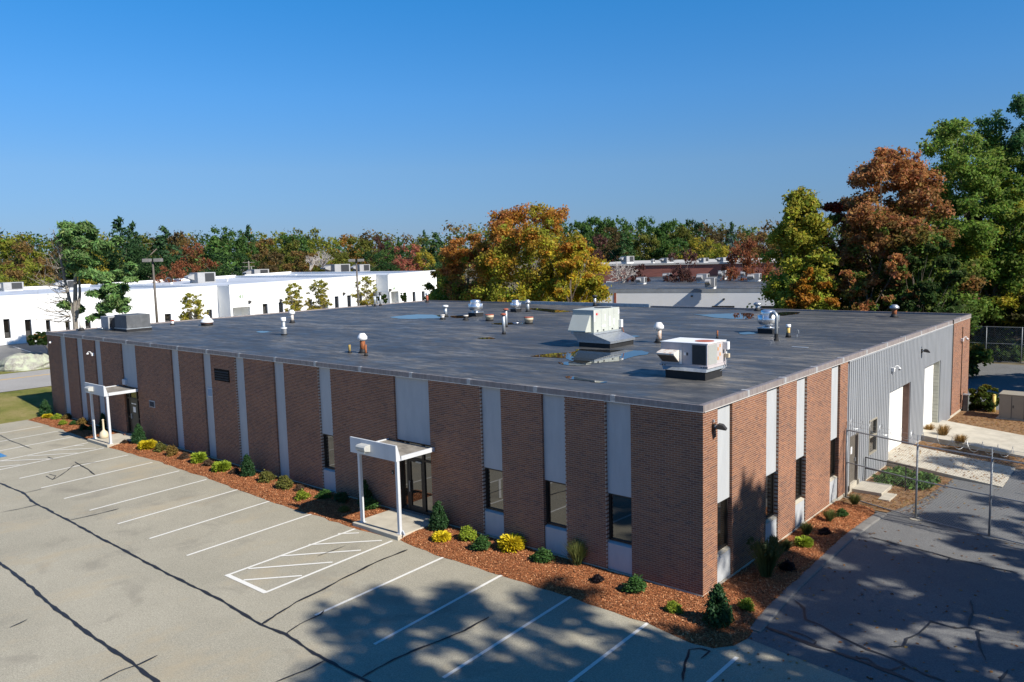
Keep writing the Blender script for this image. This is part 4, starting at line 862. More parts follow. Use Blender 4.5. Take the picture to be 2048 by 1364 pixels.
def cabinet(x0, x1, y0, y1, h, label):
    t = thing('utility_cabinet', label, 'utility box', ((x0+x1)/2, (y0+y1)/2, LOT), 'tan utility cabinets')
    MB().box(x0, x1, y0, y1, LOT+.08, LOT+h-.07).build('body', M_TAN, t, bevel=.015); MB().box(x0-.04, x1+.04, y0-.04, y1+.04, LOT+h-.069, LOT+h).build('lid', M_TAN, t, bevel=.02)
    MB().box((x0+x1)/2-.015, (x0+x1)/2+.015, y0-.006, y0-.001, LOT+.12, LOT+h-.1).build('door_seam', M_DARK, t); MB().box((x0+x1)/2+.06, (x0+x1)/2+.1, y0-.04, y0-.001, LOT+.7, LOT+.85).build('handle', M_DARK, t)
    MB().box(x0-.12, x1+.12, y0-.15, y1+.12, LOT-.05, LOT+.079).build('pad', M_CONC, t)
cabinet(2.2, 3.42, 32.0, 33.3, 1.48, 'tan steel utility cabinet with a lid, left of the pair'); cabinet(3.66, 5.1, 31.8, 33.2, 1.6, 'taller tan utility cabinet at the right picture edge')
t = thing('bollard', 'yellow steel bollard between the bush and the tan cabinets', 'bollard', (1.65, 33.8, LOT)); MB().tube([(1.65, 33.8, LOT-.05), (1.65, 33.8, LOT+1.03)], .1, 14).build('post', M_YELLOW, t, smooth=True); MB().lathe([(.101, 0), (.09, .05), (.03, .08)], (1.65, 33.8, LOT+1.03), 14).build('cap', M_YELLOW, t, smooth=True)
t = thing('meter_post', 'grey boxy post at the rear foot of the sunlit brick pier', 'post', (.25, 33.3, LOT)); MB().box(.14, .4, 33.2, 33.46, LOT, LOT+1.0).build('column', mat('dark_grey_post', (.13, .14, .13), .7, .2, 4), t, bevel=.01); MB().box(.1, .44, 33.16, 33.5, LOT+1.0, LOT+1.06).build('cap', M_GALVD, t)

# ------------------------------------------------------------------ neighbouring buildings
M_WWALL = mat('white_painted_block', (.80, .80, .78), .8, .035, .8, bump=.1, streak=(1, 1, .4), grime=((.7, .7, .69), .3))
M_WROOF = mat('white_coated_roof', (.50, .52, .55), .5, .2, .35, streak=(.5, 1.6, 1), grime=((.33, .36, .4), .6))
M_RBRICK = mat('red_brick_far', (.27, .10, .075), .9, .18, .5, streak=(1, 1, 5))
M_GWALL = mat('pale_grey_wall', (.50, .51, .52), .8, .08, .5)
def holed_wall(name, X, Y0, Y1, z0, zt0, zt1, openings, m_, parent, depth=.35):
    """wall in the plane x=X facing +X, one connected sheet with real openings and jambs"""
    ys = sorted({Y0, Y1}|{o[0] for o in openings}|{o[1] for o in openings}); zs = sorted({z0}|{o[2] for o in openings}|{o[3] for o in openings})+['top']
    b = MB(); idx = {}
    def V(y, z, x=X):
        zz = zt0+(zt1-zt0)*(y-Y0)/(Y1-Y0) if z == 'top' else z; k = (round(y, 4), round(zz, 4), round(x, 4))
        if k not in idx: idx[k] = len(b.v); b.v.append((x, y, zz))
        return idx[k]
    for a, c in zip(ys[:-1], ys[1:]):
        for p, q in zip(zs[:-1], zs[1:]):
            pm = (p+(q if q != 'top' else p+.1))/2
            if not any(o[0] <= (a+c)/2 <= o[1] and o[2] <= pm <= o[3] for o in openings): b.f.append((V(a, p), V(c, p), V(c, q), V(a, q)))
    for o in openings:
        d = o[4] if len(o) > 4 else depth; c = [(o[0], o[2]), (o[1], o[2]), (o[1], o[3]), (o[0], o[3])]
        for (y, z), (y2, z2) in zip(c, c[1:]+c[:1]): b.f.append((V(y, z), V(y, z, X-d), V(y2, z2, X-d), V(y2, z2)))
    return b.build(name, m_, parent)
WB = thing('white_building', 'long low white painted building with a pale roof left behind the brown one', 'building', (-88, 30, 1.5))
def white_section(X, Y0, Y1, zt0, zt1, wins, entry=None, back=40):
    ops = []
    for (a, c, top) in wins:
        y0, y1 = onx(a, top, X)[1], onx(c, top, X)[1]; z = onx((a+c)/2, top, X)[2]; zs = 2.3 if a > 100 or a < 20 else 1.62; ops.append((y0, y1, zs, min(z, 4.6)))
    eo = []
    if entry:
        y0, y1 = onx(entry[0], entry[2], X)[1], onx(entry[1], entry[2], X)[1]; z = onx(entry[0], entry[2], X)[2]; eo = [(y0, y1, 1.62, z, 2.2)]
    w = holed_wall('front_wall', X, Y0, Y1, 1.2, zt0, zt1, ops+eo, M_WWALL, WB)
    for o in ops:
        f = MB()
        for q in ((o[0], o[0]+.09, o[2], o[3]), (o[1]-.09, o[1], o[2], o[3]), (o[0]+.09, o[1]-.09, o[2], o[2]+.09), (o[0]+.09, o[1]-.09, o[3]-.09, o[3])): f.box(X-.34, X-.26, *q)
        f = f.build('window', M_BRONZE, WB); MB().box(X-.31, X-.30, o[0]+.09, o[1]-.09, o[2]+.09, o[3]-.09).build('pane', M_GLASS, f)
    for o in eo:
        MB().box(X-2.21, X-2.2, o[0], o[1], o[2], o[3]).build('porch_back', M_WWALL, WB); D = MB().box(X-2.19, X-2.12, o[0]+.2, o[0]+(o[1]-o[0])*.42, o[2]+.01, o[3]-.15).build('entrance_door', M_BRONZE, WB); MB().box(X-2.118, X-2.112, o[0]+.3, o[0]+(o[1]-o[0])*.38, o[2]+.3, o[3]-.4).build('pane', M_GLASS, D)
    MB().prism([(Y0, zt0), (Y1, zt1), (Y1, zt1+.10), (Y0, zt0+.10)], X-.32, X+.03, 'x').build('coping', mat('white_coping', (.66, .67, .68), .6, .06, 2), WB)
    yy = Y0+5.
    while yy < Y1-2:
        if not any(o[0]-.2 < yy < o[1]+.2 for o in ops+eo): MB().box(X+.001, X+.006, yy-.02, yy+.02, 1.2, min(zt0, zt1)-.1).build('control_joint', mat('joint_sealant', (.5, .5, .5), .8, .05, 2), WB)
        yy += 6.1
    t_ = .3
    def blk(nm, x0, x1, y0, y1, dz, m_, zb=1.2):
        b = MB(); zz = lambda y: zt0+(zt1-zt0)*(y-Y0)/(Y1-Y0)+dz; P = [(y0, zb if zb else zz(y0)-.2), (y1, zb if zb else zz(y1)-.2), (y1, zz(y1)), (y0, zz(y0))]; b.prism(P, x0, x1, 'x'); return b.build(nm, m_, WB)
    blk('near_wall', X-back, X-.004, Y0, Y0+t_, -.002, M_WWALL); blk('far_wall', X-back, X-.004, Y1-t_, Y1, -.002, M_WWALL); blk('back_wall', X-back-t_, X-back-.001, Y0, Y1, .12, M_WWALL); blk('roof', X-back, X-.30, Y0+t_+.001, Y1-t_-.001, -.32, M_WROOF, None); blk('parapet', X-.3, X-.006, Y0+t_+.001, Y1-t_-.001, -.004, M_WWALL, None)
    return w
white_section(-88, -14, 34.5, 6.92, 6.82, [(6, 19, 638), (49, 62, 639), (91, 100, 640), (130, 139, 640.5), (170, 181, 641), (285, 299, 632.5), (329, 342, 627.5), (372, 384, 623), (413, 424, 619)])
white_section(-85, 34.52, 59.05, 6.93, 7.40, [(525, 535, 607.5), (557, 566, 604.5), (587, 597, 601), (616, 624, 598.5), (643, 651, 595.5), (669, 677, 592.5), (694, 701.5, 590.5), (718, 724, 588), (741, 746.5, 586)], (465, 500, 615.5))
white_section(-82, 59.07, 69.0, 7.45, 7.72, [(806.5, 812.5, 578.5), (824.5, 830.5, 576.5), (843, 849, 575), (861, 866.5, 573)], (777, 797, 583.5))
for s, px, py, X, sz in (('41', 482.5, 593.5, -85, .75), ('39', 787.5, 577.8, -82, .65)):
    p = onx(px, py, X); me = text_mesh(s, sz, M_TXTG, .03); o = link('house_number', me, WB); o.location = (X+.02-ORG[WB.name][0], p[1]-ORG[WB.name][1], p[2]-ORG[WB.name][2]); o.rotation_euler = (R(90), 0, R(90))
for px, py, X in ((498.5, 604.5, -85), (779.5, 580.5, -82), (687, 588, -85), (561, 601.5, -85)):
    p = onx(px, py, X); MB().prism([(X+.001, p[2]+.25), (X+.35, p[2]+.1), (X+.32, p[2]-.02), (X+.001, p[2]-.15)], p[1]-.16, p[1]+.16, 'y').build('wall_light', M_BRONZE, WB)

ORD = ['first', 'second', 'third', 'fourth', 'fifth', 'sixth', 'seventh', 'eighth', 'ninth', 'tenth', 'eleventh', 'twelfth']
def make_unit():
    t = thing('rooftop_unit', '', 'rooftop unit', (0, 0, -500)); o = ORG[t.name]
    def p(nm, m_, *q): MB().box(*[v+(o[2] if k > 3 else 0) for k, v in enumerate(q)]).build(nm, m_, t)
    p('curb', M_WHITE, -.46, .46, -.46, .46, 0, .18); p('cabinet', M_RTUG, -.5, .5, -.5, .5, .18, 1.); p('coil_guard', M_DARK, .501, .506, -.1, .42, .26, .94); p('panel_seam', M_GALVD, -.46, .2, -.506, -.501, .3, .34)
    h = MB(); h.prism([(-.85, -499.42), (-.5, -499.6), (-.5, -499.1), (-.85, -499.3)], -.42, .1, 'x'); h.build('hood', M_RTUG, t); return t
UNIT = make_unit(); first_unit = [True]
def unit(px0, px1, yt, yb, z, label, group, rz=0, dep=1.2):
    b = onz((px0+px1)/2, yb, z); d = (b-CAM)@_fw; w = (px1-px0)*d/F_PX*.86; h = (yb-yt)*d/F_PX*1.12; loc = (b[0], b[1]+w*.4, z)
    if first_unit[0]: first_unit[0] = False; UNIT.location = loc; UNIT['label'] = label; UNIT['group'] = group; UNIT.scale = (w, w*dep, h); UNIT.rotation_euler = (0, 0, rz)
    else: dup(UNIT, loc, label, group, (w, w*dep, h), rz)
for i, (a, c, t_, b_) in enumerate([(-8, 27, 567, 583), (113, 138, 563, 580), (376, 413, 548, 570), (403, 446, 538, 556), (457, 489, 536, 553), (491, 523, 541, 558), (647, 684, 531, 549), (704, 729, 531, 546)]):
    unit(a, c, t_, b_, 6.45 if i < 6 else 6.95, 'grey rooftop unit on the white building, '+ORD[i]+' from the left', 'units on the white building')
for px, py, h, z in ((262, 572, 1.0, 6.5), (455, 567, .9, 6.5), (592, 558, .8, 6.7), (600, 553, .6, 6.7)):
    p = onz(px, py, z); spin_lab = {262: 'pale roof ventilator behind the pine on the white roof', 455: 'white vent stack near the number end of the white roof', 592: 'dark thin vent on the white roof right of the units', 600: 'short vent on the white roof near the rusty roof edge'}[px]
    t = thing('white_roof_vent', spin_lab, 'vent', p); MB().lathe([(.22, 0), (.2, .1), (.14, .12), (.14, h*.75), (.3, h*.78), (.28, h*.95), (.1, h)], p, 10).build('stack', M_WHITE, t)
p = onz(343, 571, 6.5); t = thing('gooseneck_vent', 'black curved gooseneck vent on the white roof', 'vent', p); MB().lathe([(.25, 0), (.25, .5)], p, 10).build('sleeve', M_WHITE, t); MB().tube([p+np.array([0, 0, .4]), p+np.array([0, 0, .8])]+[p+np.array([0, -.45+.45*math.cos(a), .8+.45*math.sin(a)]) for a in np.linspace(.2, 3.1, 8)], .13, 8).build('bend', M_DARK, t)

# dark-roofed building behind, its white wall turned a little towards the sun
A0 = np.array([-52.0, 62.0]); dv = np.array([.963, .270]); dn = np.array([-.270, .963]); LN, DP = 46., 52.
DB = thing('dark_roofed_building', 'white walled building with a wide dark flat roof behind the main roof', 'building', (*A0, 0))
def oprism(u0, u1, v0, v1, z0, z1): return MB().prism([tuple(A0+dv*u+dn*v) for u, v in ((u0, v0), (u1, v0), (u1, v1), (u0, v1))], z0, z1)
oprism(0, LN, 0, DP, -.2, 4.86).build('wall', mat('pale_painted_wall', (.88, .88, .87), .8, .04, .6), DB); oprism(-.02, LN+.02, -.02, DP+.3, 4.861, 5.30).build('eave_band', mat('grey_eave', (.3, .32, .34), .6, .15, 1), DB); oprism(.0, LN, .0, DP+.1, 5.301, 5.34).build('roof', M_ROOF, DB)
def on_wall(px, py):
    d = ray(px, py); nrm = np.array([dn[0], dn[1]]); s = ((A0-CAM[:2])@nrm)/(d[:2]@nrm); P = CAM+d*s; return (P[:2]-A0)@dv, P[2]
u0, z1 = on_wall(1228, 587); u1, z0 = on_wall(1231, 612); oprism(u0, u0+.28, -.05, -.002, 0, 4.85).build('downpipe', M_REDTOP, DB)
for a, c in ((1425, 1469), (1523, 1567)):
    u0, z1 = on_wall(a, 611.5); u1, _ = on_wall(c, 611.5); oprism(u0, u1, -.35, -.002, z1-1.2, z1).build('dock_awning', M_BLK, DB)
for a, y in ((1384, 592), (1448, 598)):
    u0, z1 = on_wall(a, y); oprism(u0-.1, u0+.1, -.28, -.002, z1-.08, z1+.08).build('wall_light', M_BRONZE, DB)
u0, z1 = on_wall(1176, 600); s0, zz = on_wall(1190, 592)
sg = MB(); pts = []
for k in range(13):
    a = R(165-8.5*k); w = .05+.17*math.sin(math.pi*min(1, (13-k)/14)); c = (s0+1.35*math.cos(a)*1.1, zz-1.1+1.35*math.sin(a)); pts.append((c, w))
sg.v = [tuple([*(A0+dv*c[0]+dn*-.06), c[1]+w/2]) for c, w in pts]+[tuple([*(A0+dv*c[0]+dn*-.06), c[1]-w/2]) for c, w in pts]; n = len(pts); sg.f = [(i, i+1, n+i+1, n+i) for i in range(n-1)]; sg.build('sign_arc', M_BLUES, DB)
for k in range(5): oprism(s0-.75+.42*k, s0-.55+.42*k, -.06, -.05, zz-.45, zz-.25).build('sign_letter', M_DARK, DB)
for i, (a, c, t_, b_) in enumerate([(1270, 1289, 556, 568.5), (1323, 1340, 548, 560), (1390, 1414, 550, 566), (1407, 1429, 558, 578), (1434, 1451, 543, 559), (1479, 1495, 544, 555), (1491, 1518, 549, 563)]):
    unit(a, c, t_, b_, 5.35, 'beige rooftop unit on the dark-roofed rear building, '+ORD[i]+' from the left', 'units on the dark-roofed building', R(11), 1.)

# long red brick building farther back
P0 = at(1130, 531, 152); e = dv.copy(); LB = 70.; en = np.array([-e[1], e[0]]); zt_ = 7.4
RB = thing('red_brick_building', 'long flat red brick building behind the dark-roofed one', 'building', (*P0[:2], 0))
def rprism(u0, u1, v0, v1, z0, z1): return MB().prism([tuple(P0[:2]+e*u+en*v) for u, v in ((u0, v0), (u1, v0), (u1, v1), (u0, v1))], z0, z1)
rprism(0, LB, 0, 45, -.2, zt_).build('wall', M_RBRICK, RB); rprism(-.2, LB+.2, -.2, 45.2, zt_+.001, zt_+.35).build('cornice', mat('pale_cornice', (.5, .47, .42), .7, .1, 1), RB); rprism(.3, LB-.3, .3, 44.7, zt_+.351, zt_+.36).build('roof', mat('pale_gravel_roof', (.44, .42, .38), .9, .2, 1), RB)
for px in (1172, 1196, 1218, 1305, 1432):
    d = ray(px, 565); s = ((P0[:2]-CAM[:2])@en)/(d[:2]@en); u = ((CAM+d*s)[:2]-P0[:2])@e
    w = rprism(u-.55, u+.55, -.05, -.002, 2.2, 4.6).build('window', M_WHITE, RB); rprism(u-.38, u+.38, -.06, -.051, 2.4, 4.4).build('pane', M_GLASS, w)
for i, (a, c, t_, b_) in enumerate([(1240, 1262, 514, 527), (1302, 1308, 519, 526), (1320, 1342, 517, 526), (1397, 1413, 517, 525), (1433, 1454, 516, 524), (1455, 1471, 511, 523)]):
    unit(a, c, t_, b_, 7.8, 'small rooftop unit on the red brick building, '+ORD[i]+' from the left', 'units on the red brick building', R(-20), 1.)
o = MB(); p = at(1199, 573, 120); o.box(p[0]-.5, p[0]+.5, p[1]-.08, p[1]+.08, p[2]-1., p[2]+.5).box(p[0]-.06, p[0]+.06, p[1]-.06, p[1]+.06, .0, p[2]-1.001); o = o.build('green_sign', M_GREENS, None, (p[0], p[1], 0)); tag(o, 'small green sign in front of the red brick building', 'sign')

# pale building with a green roof edge beyond the white one
Q0, Q1 = at(420, 551, 205), at(868, 533, 300); g = (Q1-Q0)[:2]; LG = np.linalg.norm(g); g /= LG; gn = np.array([-g[1], g[0]])
if (gn@(Q0[:2]-CAM[:2])) < 0: gn = -gn
GB = thing('green_trim_building', 'pale grey far building with a green roof edge beyond the white roof', 'building', (*Q0[:2], 1))
def gprism(u0, u1, v0, v1, z0, z1): return MB().prism([tuple(Q0[:2]+g*u+gn*v) for u, v in ((u0, v0), (u1, v0), (u1, v1), (u0, v1))], z0, z1)
gprism(0, LG, 0, 40, .5, 6.0).build('wall', M_GWALL, GB); gprism(-.3, LG+.3, -.4, 40, 6.001, 6.5).build('roof_edge', mat('green_metal_edge', (.12, .28, .19), .5, .1, 1), GB)
for k in range(5): w = gprism(LG-26+5.*k, LG-22.4+5.*k, -.05, -.002, 2.0, 5.6).build('window', M_BRONZE, GB); gprism(LG-25.8+5.*k, LG-22.6+5.*k, -.06, -.051, 2.2, 5.4).build('pane', M_GLASS, w)
gprism(LG-40, LG-31, -.06, -.002, 3.2, 4.2).build('green_lettering', M_GREENS, GB)
for i, (a, c, t_, b_) in enumerate([(718, 728, 522, 532), (727, 742, 518, 531), (761, 781, 523, 531), (799, 811, 519, 531), (809, 821, 516, 531), (826, 850, 524, 531)]):
    unit(a, c, t_, b_, 6.5, 'pale rooftop unit on the green-edged far building, '+ORD[i]+' from the left', 'units on the green-edged building', R(-30), .8)
# rusty roof edge of the wing between
MB()
# light poles
def light_pole(px, py, yt, dist, label, heads=2):
    p = at(px, py, dist); z1 = at(px, yt, dist)[2]; t = thing('light_pole', label, 'light pole', (p[0], p[1], 1.0), 'parking lot light poles')
    MB().tube([(p[0], p[1], .8), (p[0], p[1], z1-.35)], [.16, .10], 10).build('pole', mat('bronze_pole', (.10, .085, .07), .6, .1, 3), t, smooth=True)
    r2 = _r0[:2]/np.linalg.norm(_r0[:2])
    MB().tube([(*(p[:2]-r2*.7), z1-.3), (*(p[:2]+r2*.7), z1-.3)], .05, 6).build('cross_arm', MATS['bronze_pole'], t)
    for s in (-1, 1):
        c = p[:2]+r2*s*.62; H = MB().obox(c, r2, np.array([-r2[1], r2[0]]), .42, .3, z1-.36, z1).build('lamp_head', mat('grey_lamp_head', (.2, .19, .18), .5, .1, 4), t, bevel=.03); MB().obox(c, r2, np.array([-r2[1], r2[0]]), .34, .22, z1-.38, z1-.361).build('lens', MATS['light_lens'], H)
light_pole(314, 640, 517, 96, 'tall bronze light pole with two heads in front of the number 41 building wall'); light_pole(716.5, 605, 518, 112, 'bronze light pole beside the pale yellow trees, right half of the white building')
p = at(498, 540, 170); z1 = at(498, 522, 170)[2]; t = thing('utility_pole', 'wooden utility pole with cross-arms behind the white roof', 'utility pole', (p[0], p[1], 1)); MB().tube([(p[0], p[1], 1), (p[0], p[1], z1)], [.2, .14], 8).build('pole', M_BARKG, t)
r2 = _r0[:2]
for dz in (.3, 1.1): MB().tube([(*(p[:2]-r2*1.2), z1-dz), (*(p[:2]+r2*1.2), z1-dz)], .07, 6).build('cross_arm', M_BARKG, t)
# boulders on the verge
M_ROCK = (lambda t: (t.bump(t.noise(6, 6, .75), .9, .06), t.out(t.mix(t.ramp(t.noise(1.6, 6, .7), (.45, 0.), (.6, 1.)), t.ramp(t.noise(9, 6, .8), (.3, (.16, .15, .12)), (.7, (.42, .41, .36))), (.40, .43, .31)), .95, 0, .2))[1])(NT('lichened_rock'))
def boulder(c, rx, ry, rz, label, seed):
    rs = np.random.RandomState(seed); n1, n2 = 18, 10; V = []; ph = rs.rand(6)*6.28
    for i in range(n2+1):
        th = math.pi/2*i/n2
        for j in range(n1):
            a = 2*math.pi*j/n1; f = 1+.12*math.sin(2*a+ph[0])+.09*math.sin(3*a+ph[1]+2*th)+.08*math.sin(5*a+ph[2])*math.cos(3*th+ph[3])+rs.normal(0, .025); V.append((c[0]+rx*f*math.cos(a)*math.cos(th)**.8, c[1]+ry*f*math.sin(a)*math.cos(th)**.8, c[2]-.15+rz*(math.sin(th)*(1+.1*math.sin(3*a+ph[4])*math.cos(th)))))
    b = MB(); b.v = V; b.f = [(i*n1+j, i*n1+(j+1) % n1, (i+1)*n1+(j+1) % n1, (i+1)*n1+j) for i in range(n2) for j in range(n1)]
    o = b.build('boulder', M_ROCK, None, c, smooth=False); tag(o, label, 'boulder', 'boulders on the verge')
p = onz(57, 737, .78); boulder((p[0]-.8, p[1], .78), 2.0, 2.3, 1.55, 'large lichen-covered grey boulder beside the road at the left', 4)
p = onz(5, 738, .78); boulder((p[0]-.5, p[1], .78), 1.3, 1.0, .85, 'smaller pale boulder at the left picture edge', 9)
p = onz(74, 720, .9); boulder((p[0], p[1], .9), .6, .55, .4, 'little white stone behind the large boulder', 2)

# ------------------------------------------------------------------ vegetation
def leaves(rs, C, rad, n, size, cols, flat=.8, upb=.35, shell=.55, jit=.18, elong=1.5):
    """n leaf quads gathered round clump centres C (spread rad), thinning out at the rim; returns verts and colours"""
    K = len(C); k = rs.choice(K, n, p=rad**2/(rad**2).sum()); d = rs.normal(size=(n, 3)); d /= np.linalg.norm(d, axis=1)[:, None]
    r = rad[k]*np.abs(rs.normal(.72, .30, n)).clip(.05, 1.6); P = C[k]+d*r[:, None]*np.array([1, 1, flat])
    nrm = d*.5+rs.normal(size=(n, 3))*.6+np.array([0, 0, upb]); nrm /= np.linalg.norm(nrm, axis=1)[:, None]
    t = np.cross(nrm, rs.normal(size=(n, 3))); t /= np.linalg.norm(t, axis=1)[:, None]; u = np.cross(nrm, t); s = size*(.45+1.0*rs.rand(n)**1.5)[:, None]
    V = np.stack([P-t*s*elong*.5, P+u*s*.42, P+t*s*elong*.5, P-u*s*.42], 1).reshape(-1, 3)
    c = cols[k]*(1+jit*rs.normal(size=(n, 1))).clip(.45, 1.7); c = c*(1+.10*rs.normal(size=(n, 3))); return V, np.repeat(c.clip(.003, .9), 4, 0)
def limb_tubes(rs, base, C, rt, n=26):
    b = MB(); idx = rs.permutation(len(C))[:n]; top = C[:, 2].max()
    axis_top = np.array([base[0]+rs.normal(0, .3), base[1]+rs.normal(0, .3), base[2]+(top-base[2])*.72])
    ax = [np.array(base)+(axis_top-np.array(base))*s+rs.normal(0, .12, 3)*(s > 0) for s in (0, .15, .35, .55, .78, 1)]; b.tube(ax, [rt*1.25, rt, rt*.85, rt*.65, rt*.4, rt*.15], 8)
    for i in idx:
        c = C[i]; f = np.clip((c[2]-base[2])/(top-base[2])-.28, .12, .85); s = np.array(base)+(axis_top-np.array(base))*f/.9*.9
        m_ = (s+c)/2+np.array([0, 0, -.08*np.linalg.norm(c-s)])+rs.normal(0, .15, 3); b.tube([s, m_, c], [rt*.38*(1.1-f), rt*.22*(1.1-f), rt*.05], 5, cap=False)
    return b
def crown_clumps(rs, base, h, rx, zc0, K, lob=.22, prof='round', squash=1.):
    """boughs on an uneven envelope between zc0 and h, each split into many small leaf clumps"""
    ph = rs.rand(4)*6.28; C = []; rad = []; NS = 7
    for _ in range(max(6, int(K/1.7))):
        s = rs.rand(); a = rs.rand()*6.28
        e = {'round': math.sqrt(max(0, 1-((s-.45)/.62)**2)), 'oak': math.sqrt(max(0.02, 1-((s-.40)/.64)**2)), 'cone': (1-s)**.75*.95+.08}[prof]
        e *= 1+lob*math.sin(2*a+ph[0]+3*s)+lob*.7*math.sin(3*a+ph[1]-4*s); r = e*rx*(rs.rand()**.36)*.88; br = rx*(.19+.13*rs.rand())*(1-.35*s)
        bc = np.array((base[0]+r*math.cos(a), base[1]+r*math.sin(a)*squash, base[2]+zc0+(h-zc0-br*.75)*s)); o = rs.normal(size=(NS, 3)); o /= np.linalg.norm(o, axis=1)[:, None]; o[:, 2] = o[:, 2]*.6+.1
        C += list(bc+o*br*(.55+.45*rs.rand(NS, 1))); rad += list(br*(.40+.22*rs.rand(NS)))
    return np.array(C), np.array(rad)
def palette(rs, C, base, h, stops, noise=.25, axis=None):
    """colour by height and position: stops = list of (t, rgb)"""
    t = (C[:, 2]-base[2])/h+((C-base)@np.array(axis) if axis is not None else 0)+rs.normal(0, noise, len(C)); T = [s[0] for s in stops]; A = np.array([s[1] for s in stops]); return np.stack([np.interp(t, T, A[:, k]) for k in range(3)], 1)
def tree(name, label, base, h, rx, zc0, K, n, size, stops, seed, prof='oak', group=None, rt=None, noise=.2, axis=None, bark=None, lob=.22, limbs=26, squash=1., cat='tree', extra=None, shell=.55):
    rs = np.random.RandomState(seed); base = np.array(base, float); C, rad = crown_clumps(rs, base, h, rx, zc0, K, lob, prof, squash)
    if extra is not None: C = np.vstack([C, np.array(extra)[:, :3]]); rad = np.concatenate([rad, np.array(extra)[:, 3]])
    cols = palette(rs, C, base, h, stops, noise, axis); V, c = leaves(rs, C, rad, n, size, cols, shell=shell)
    t = thing(name, label, cat, base, group); limb_tubes(rs, base, C, rt or h*.018, limbs).build('trunk', bark or M_BARK, t)
    link('crown', np_mesh('crown', V-base, np.arange(len(V)).reshape(-1, 4), M_LEAF, c), t); return t
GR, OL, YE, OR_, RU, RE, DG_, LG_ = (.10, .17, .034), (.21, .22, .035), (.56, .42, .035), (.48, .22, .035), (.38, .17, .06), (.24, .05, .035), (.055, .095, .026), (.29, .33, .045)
def gz(px, py, Y): p = ony(px, py, Y); return p
# big maple behind the rear left of the roof: rust crown on the left, yellow-green on the right
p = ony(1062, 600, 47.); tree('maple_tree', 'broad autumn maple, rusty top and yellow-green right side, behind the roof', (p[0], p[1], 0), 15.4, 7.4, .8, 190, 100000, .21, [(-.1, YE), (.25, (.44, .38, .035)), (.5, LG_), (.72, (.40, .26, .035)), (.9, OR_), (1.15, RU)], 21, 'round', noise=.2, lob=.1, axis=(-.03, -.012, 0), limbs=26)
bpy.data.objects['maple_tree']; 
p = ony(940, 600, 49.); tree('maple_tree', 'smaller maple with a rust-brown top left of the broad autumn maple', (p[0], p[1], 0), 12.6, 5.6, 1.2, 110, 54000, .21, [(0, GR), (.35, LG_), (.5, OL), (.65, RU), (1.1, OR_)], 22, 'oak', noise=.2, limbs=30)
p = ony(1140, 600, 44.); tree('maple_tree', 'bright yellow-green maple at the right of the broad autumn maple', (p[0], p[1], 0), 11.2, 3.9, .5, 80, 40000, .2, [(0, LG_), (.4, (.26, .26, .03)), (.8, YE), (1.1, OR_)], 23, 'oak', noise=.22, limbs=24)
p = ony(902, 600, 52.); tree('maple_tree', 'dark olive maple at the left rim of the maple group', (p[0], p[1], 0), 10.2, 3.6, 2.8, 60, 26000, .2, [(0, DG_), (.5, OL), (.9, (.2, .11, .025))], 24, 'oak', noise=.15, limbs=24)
# the wood on the right
RG = 'tall trees on the right'
def wood(name, label, px, Y, yt, wpx, zc, K, n, stops, seed, prof='oak', noise=.16, limbs=28, lob=.27, dx=0, size=.2):
    p = ony(px, 620, Y); h = ony(px, yt, Y)[2]; d = (p-CAM)@_fw; tree(name, label, (p[0]+dx, p[1], 0), h, wpx*d/F_PX/2, zc, int(K*1.15), int(n*1.5), size, stops, seed, prof, RG, noise=noise, limbs=limbs, lob=lob)
L1, L2, L3 = (.15, .23, .04), (.28, .34, .05), (.42, .40, .05); R1, R2 = (.36, .17, .065), (.46, .22, .085)
wood('oak_tree', 'yellow-green tree standing apart at the left of the tall right-hand trees', 1603, 47, 376, 240, .8, 170, 56000, [(-.1, L1), (.3, L2), (.6, L3), (1.1, (.26, .26, .035))], 31, 'cone', lob=.32)
wood('maple_tree', 'low orange maple at the foot of the yellow-green tree', 1622, 43, 535, 105, .4, 50, 13000, [(0, (.14, .12, .02)), (.5, (.36, .17, .025)), (1, (.42, .2, .025))], 32, 'round')
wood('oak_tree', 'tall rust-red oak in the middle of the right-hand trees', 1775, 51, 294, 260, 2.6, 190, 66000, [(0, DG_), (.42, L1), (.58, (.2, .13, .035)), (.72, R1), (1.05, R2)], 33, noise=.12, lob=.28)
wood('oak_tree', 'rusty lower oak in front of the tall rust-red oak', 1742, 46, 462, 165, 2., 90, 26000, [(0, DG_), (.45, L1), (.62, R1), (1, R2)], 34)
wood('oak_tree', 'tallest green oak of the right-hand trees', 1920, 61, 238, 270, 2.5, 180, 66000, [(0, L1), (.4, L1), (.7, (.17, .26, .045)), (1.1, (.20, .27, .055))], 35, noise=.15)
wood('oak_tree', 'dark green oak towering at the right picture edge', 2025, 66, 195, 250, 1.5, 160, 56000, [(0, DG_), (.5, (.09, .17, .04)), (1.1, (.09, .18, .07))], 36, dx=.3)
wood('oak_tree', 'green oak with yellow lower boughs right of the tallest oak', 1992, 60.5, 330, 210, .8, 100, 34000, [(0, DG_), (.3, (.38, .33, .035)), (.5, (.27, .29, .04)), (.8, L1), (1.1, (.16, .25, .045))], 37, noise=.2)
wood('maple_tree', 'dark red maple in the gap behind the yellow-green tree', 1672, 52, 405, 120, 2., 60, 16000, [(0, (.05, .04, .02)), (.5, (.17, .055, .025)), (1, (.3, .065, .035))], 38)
wood('oak_tree', 'shaded dark green understorey tree below the rust-red oak', 1850, 46.5, 480, 150, .6, 70, 20000, [(0, DG_), (1, (.06, .10, .025))], 39, 'round')
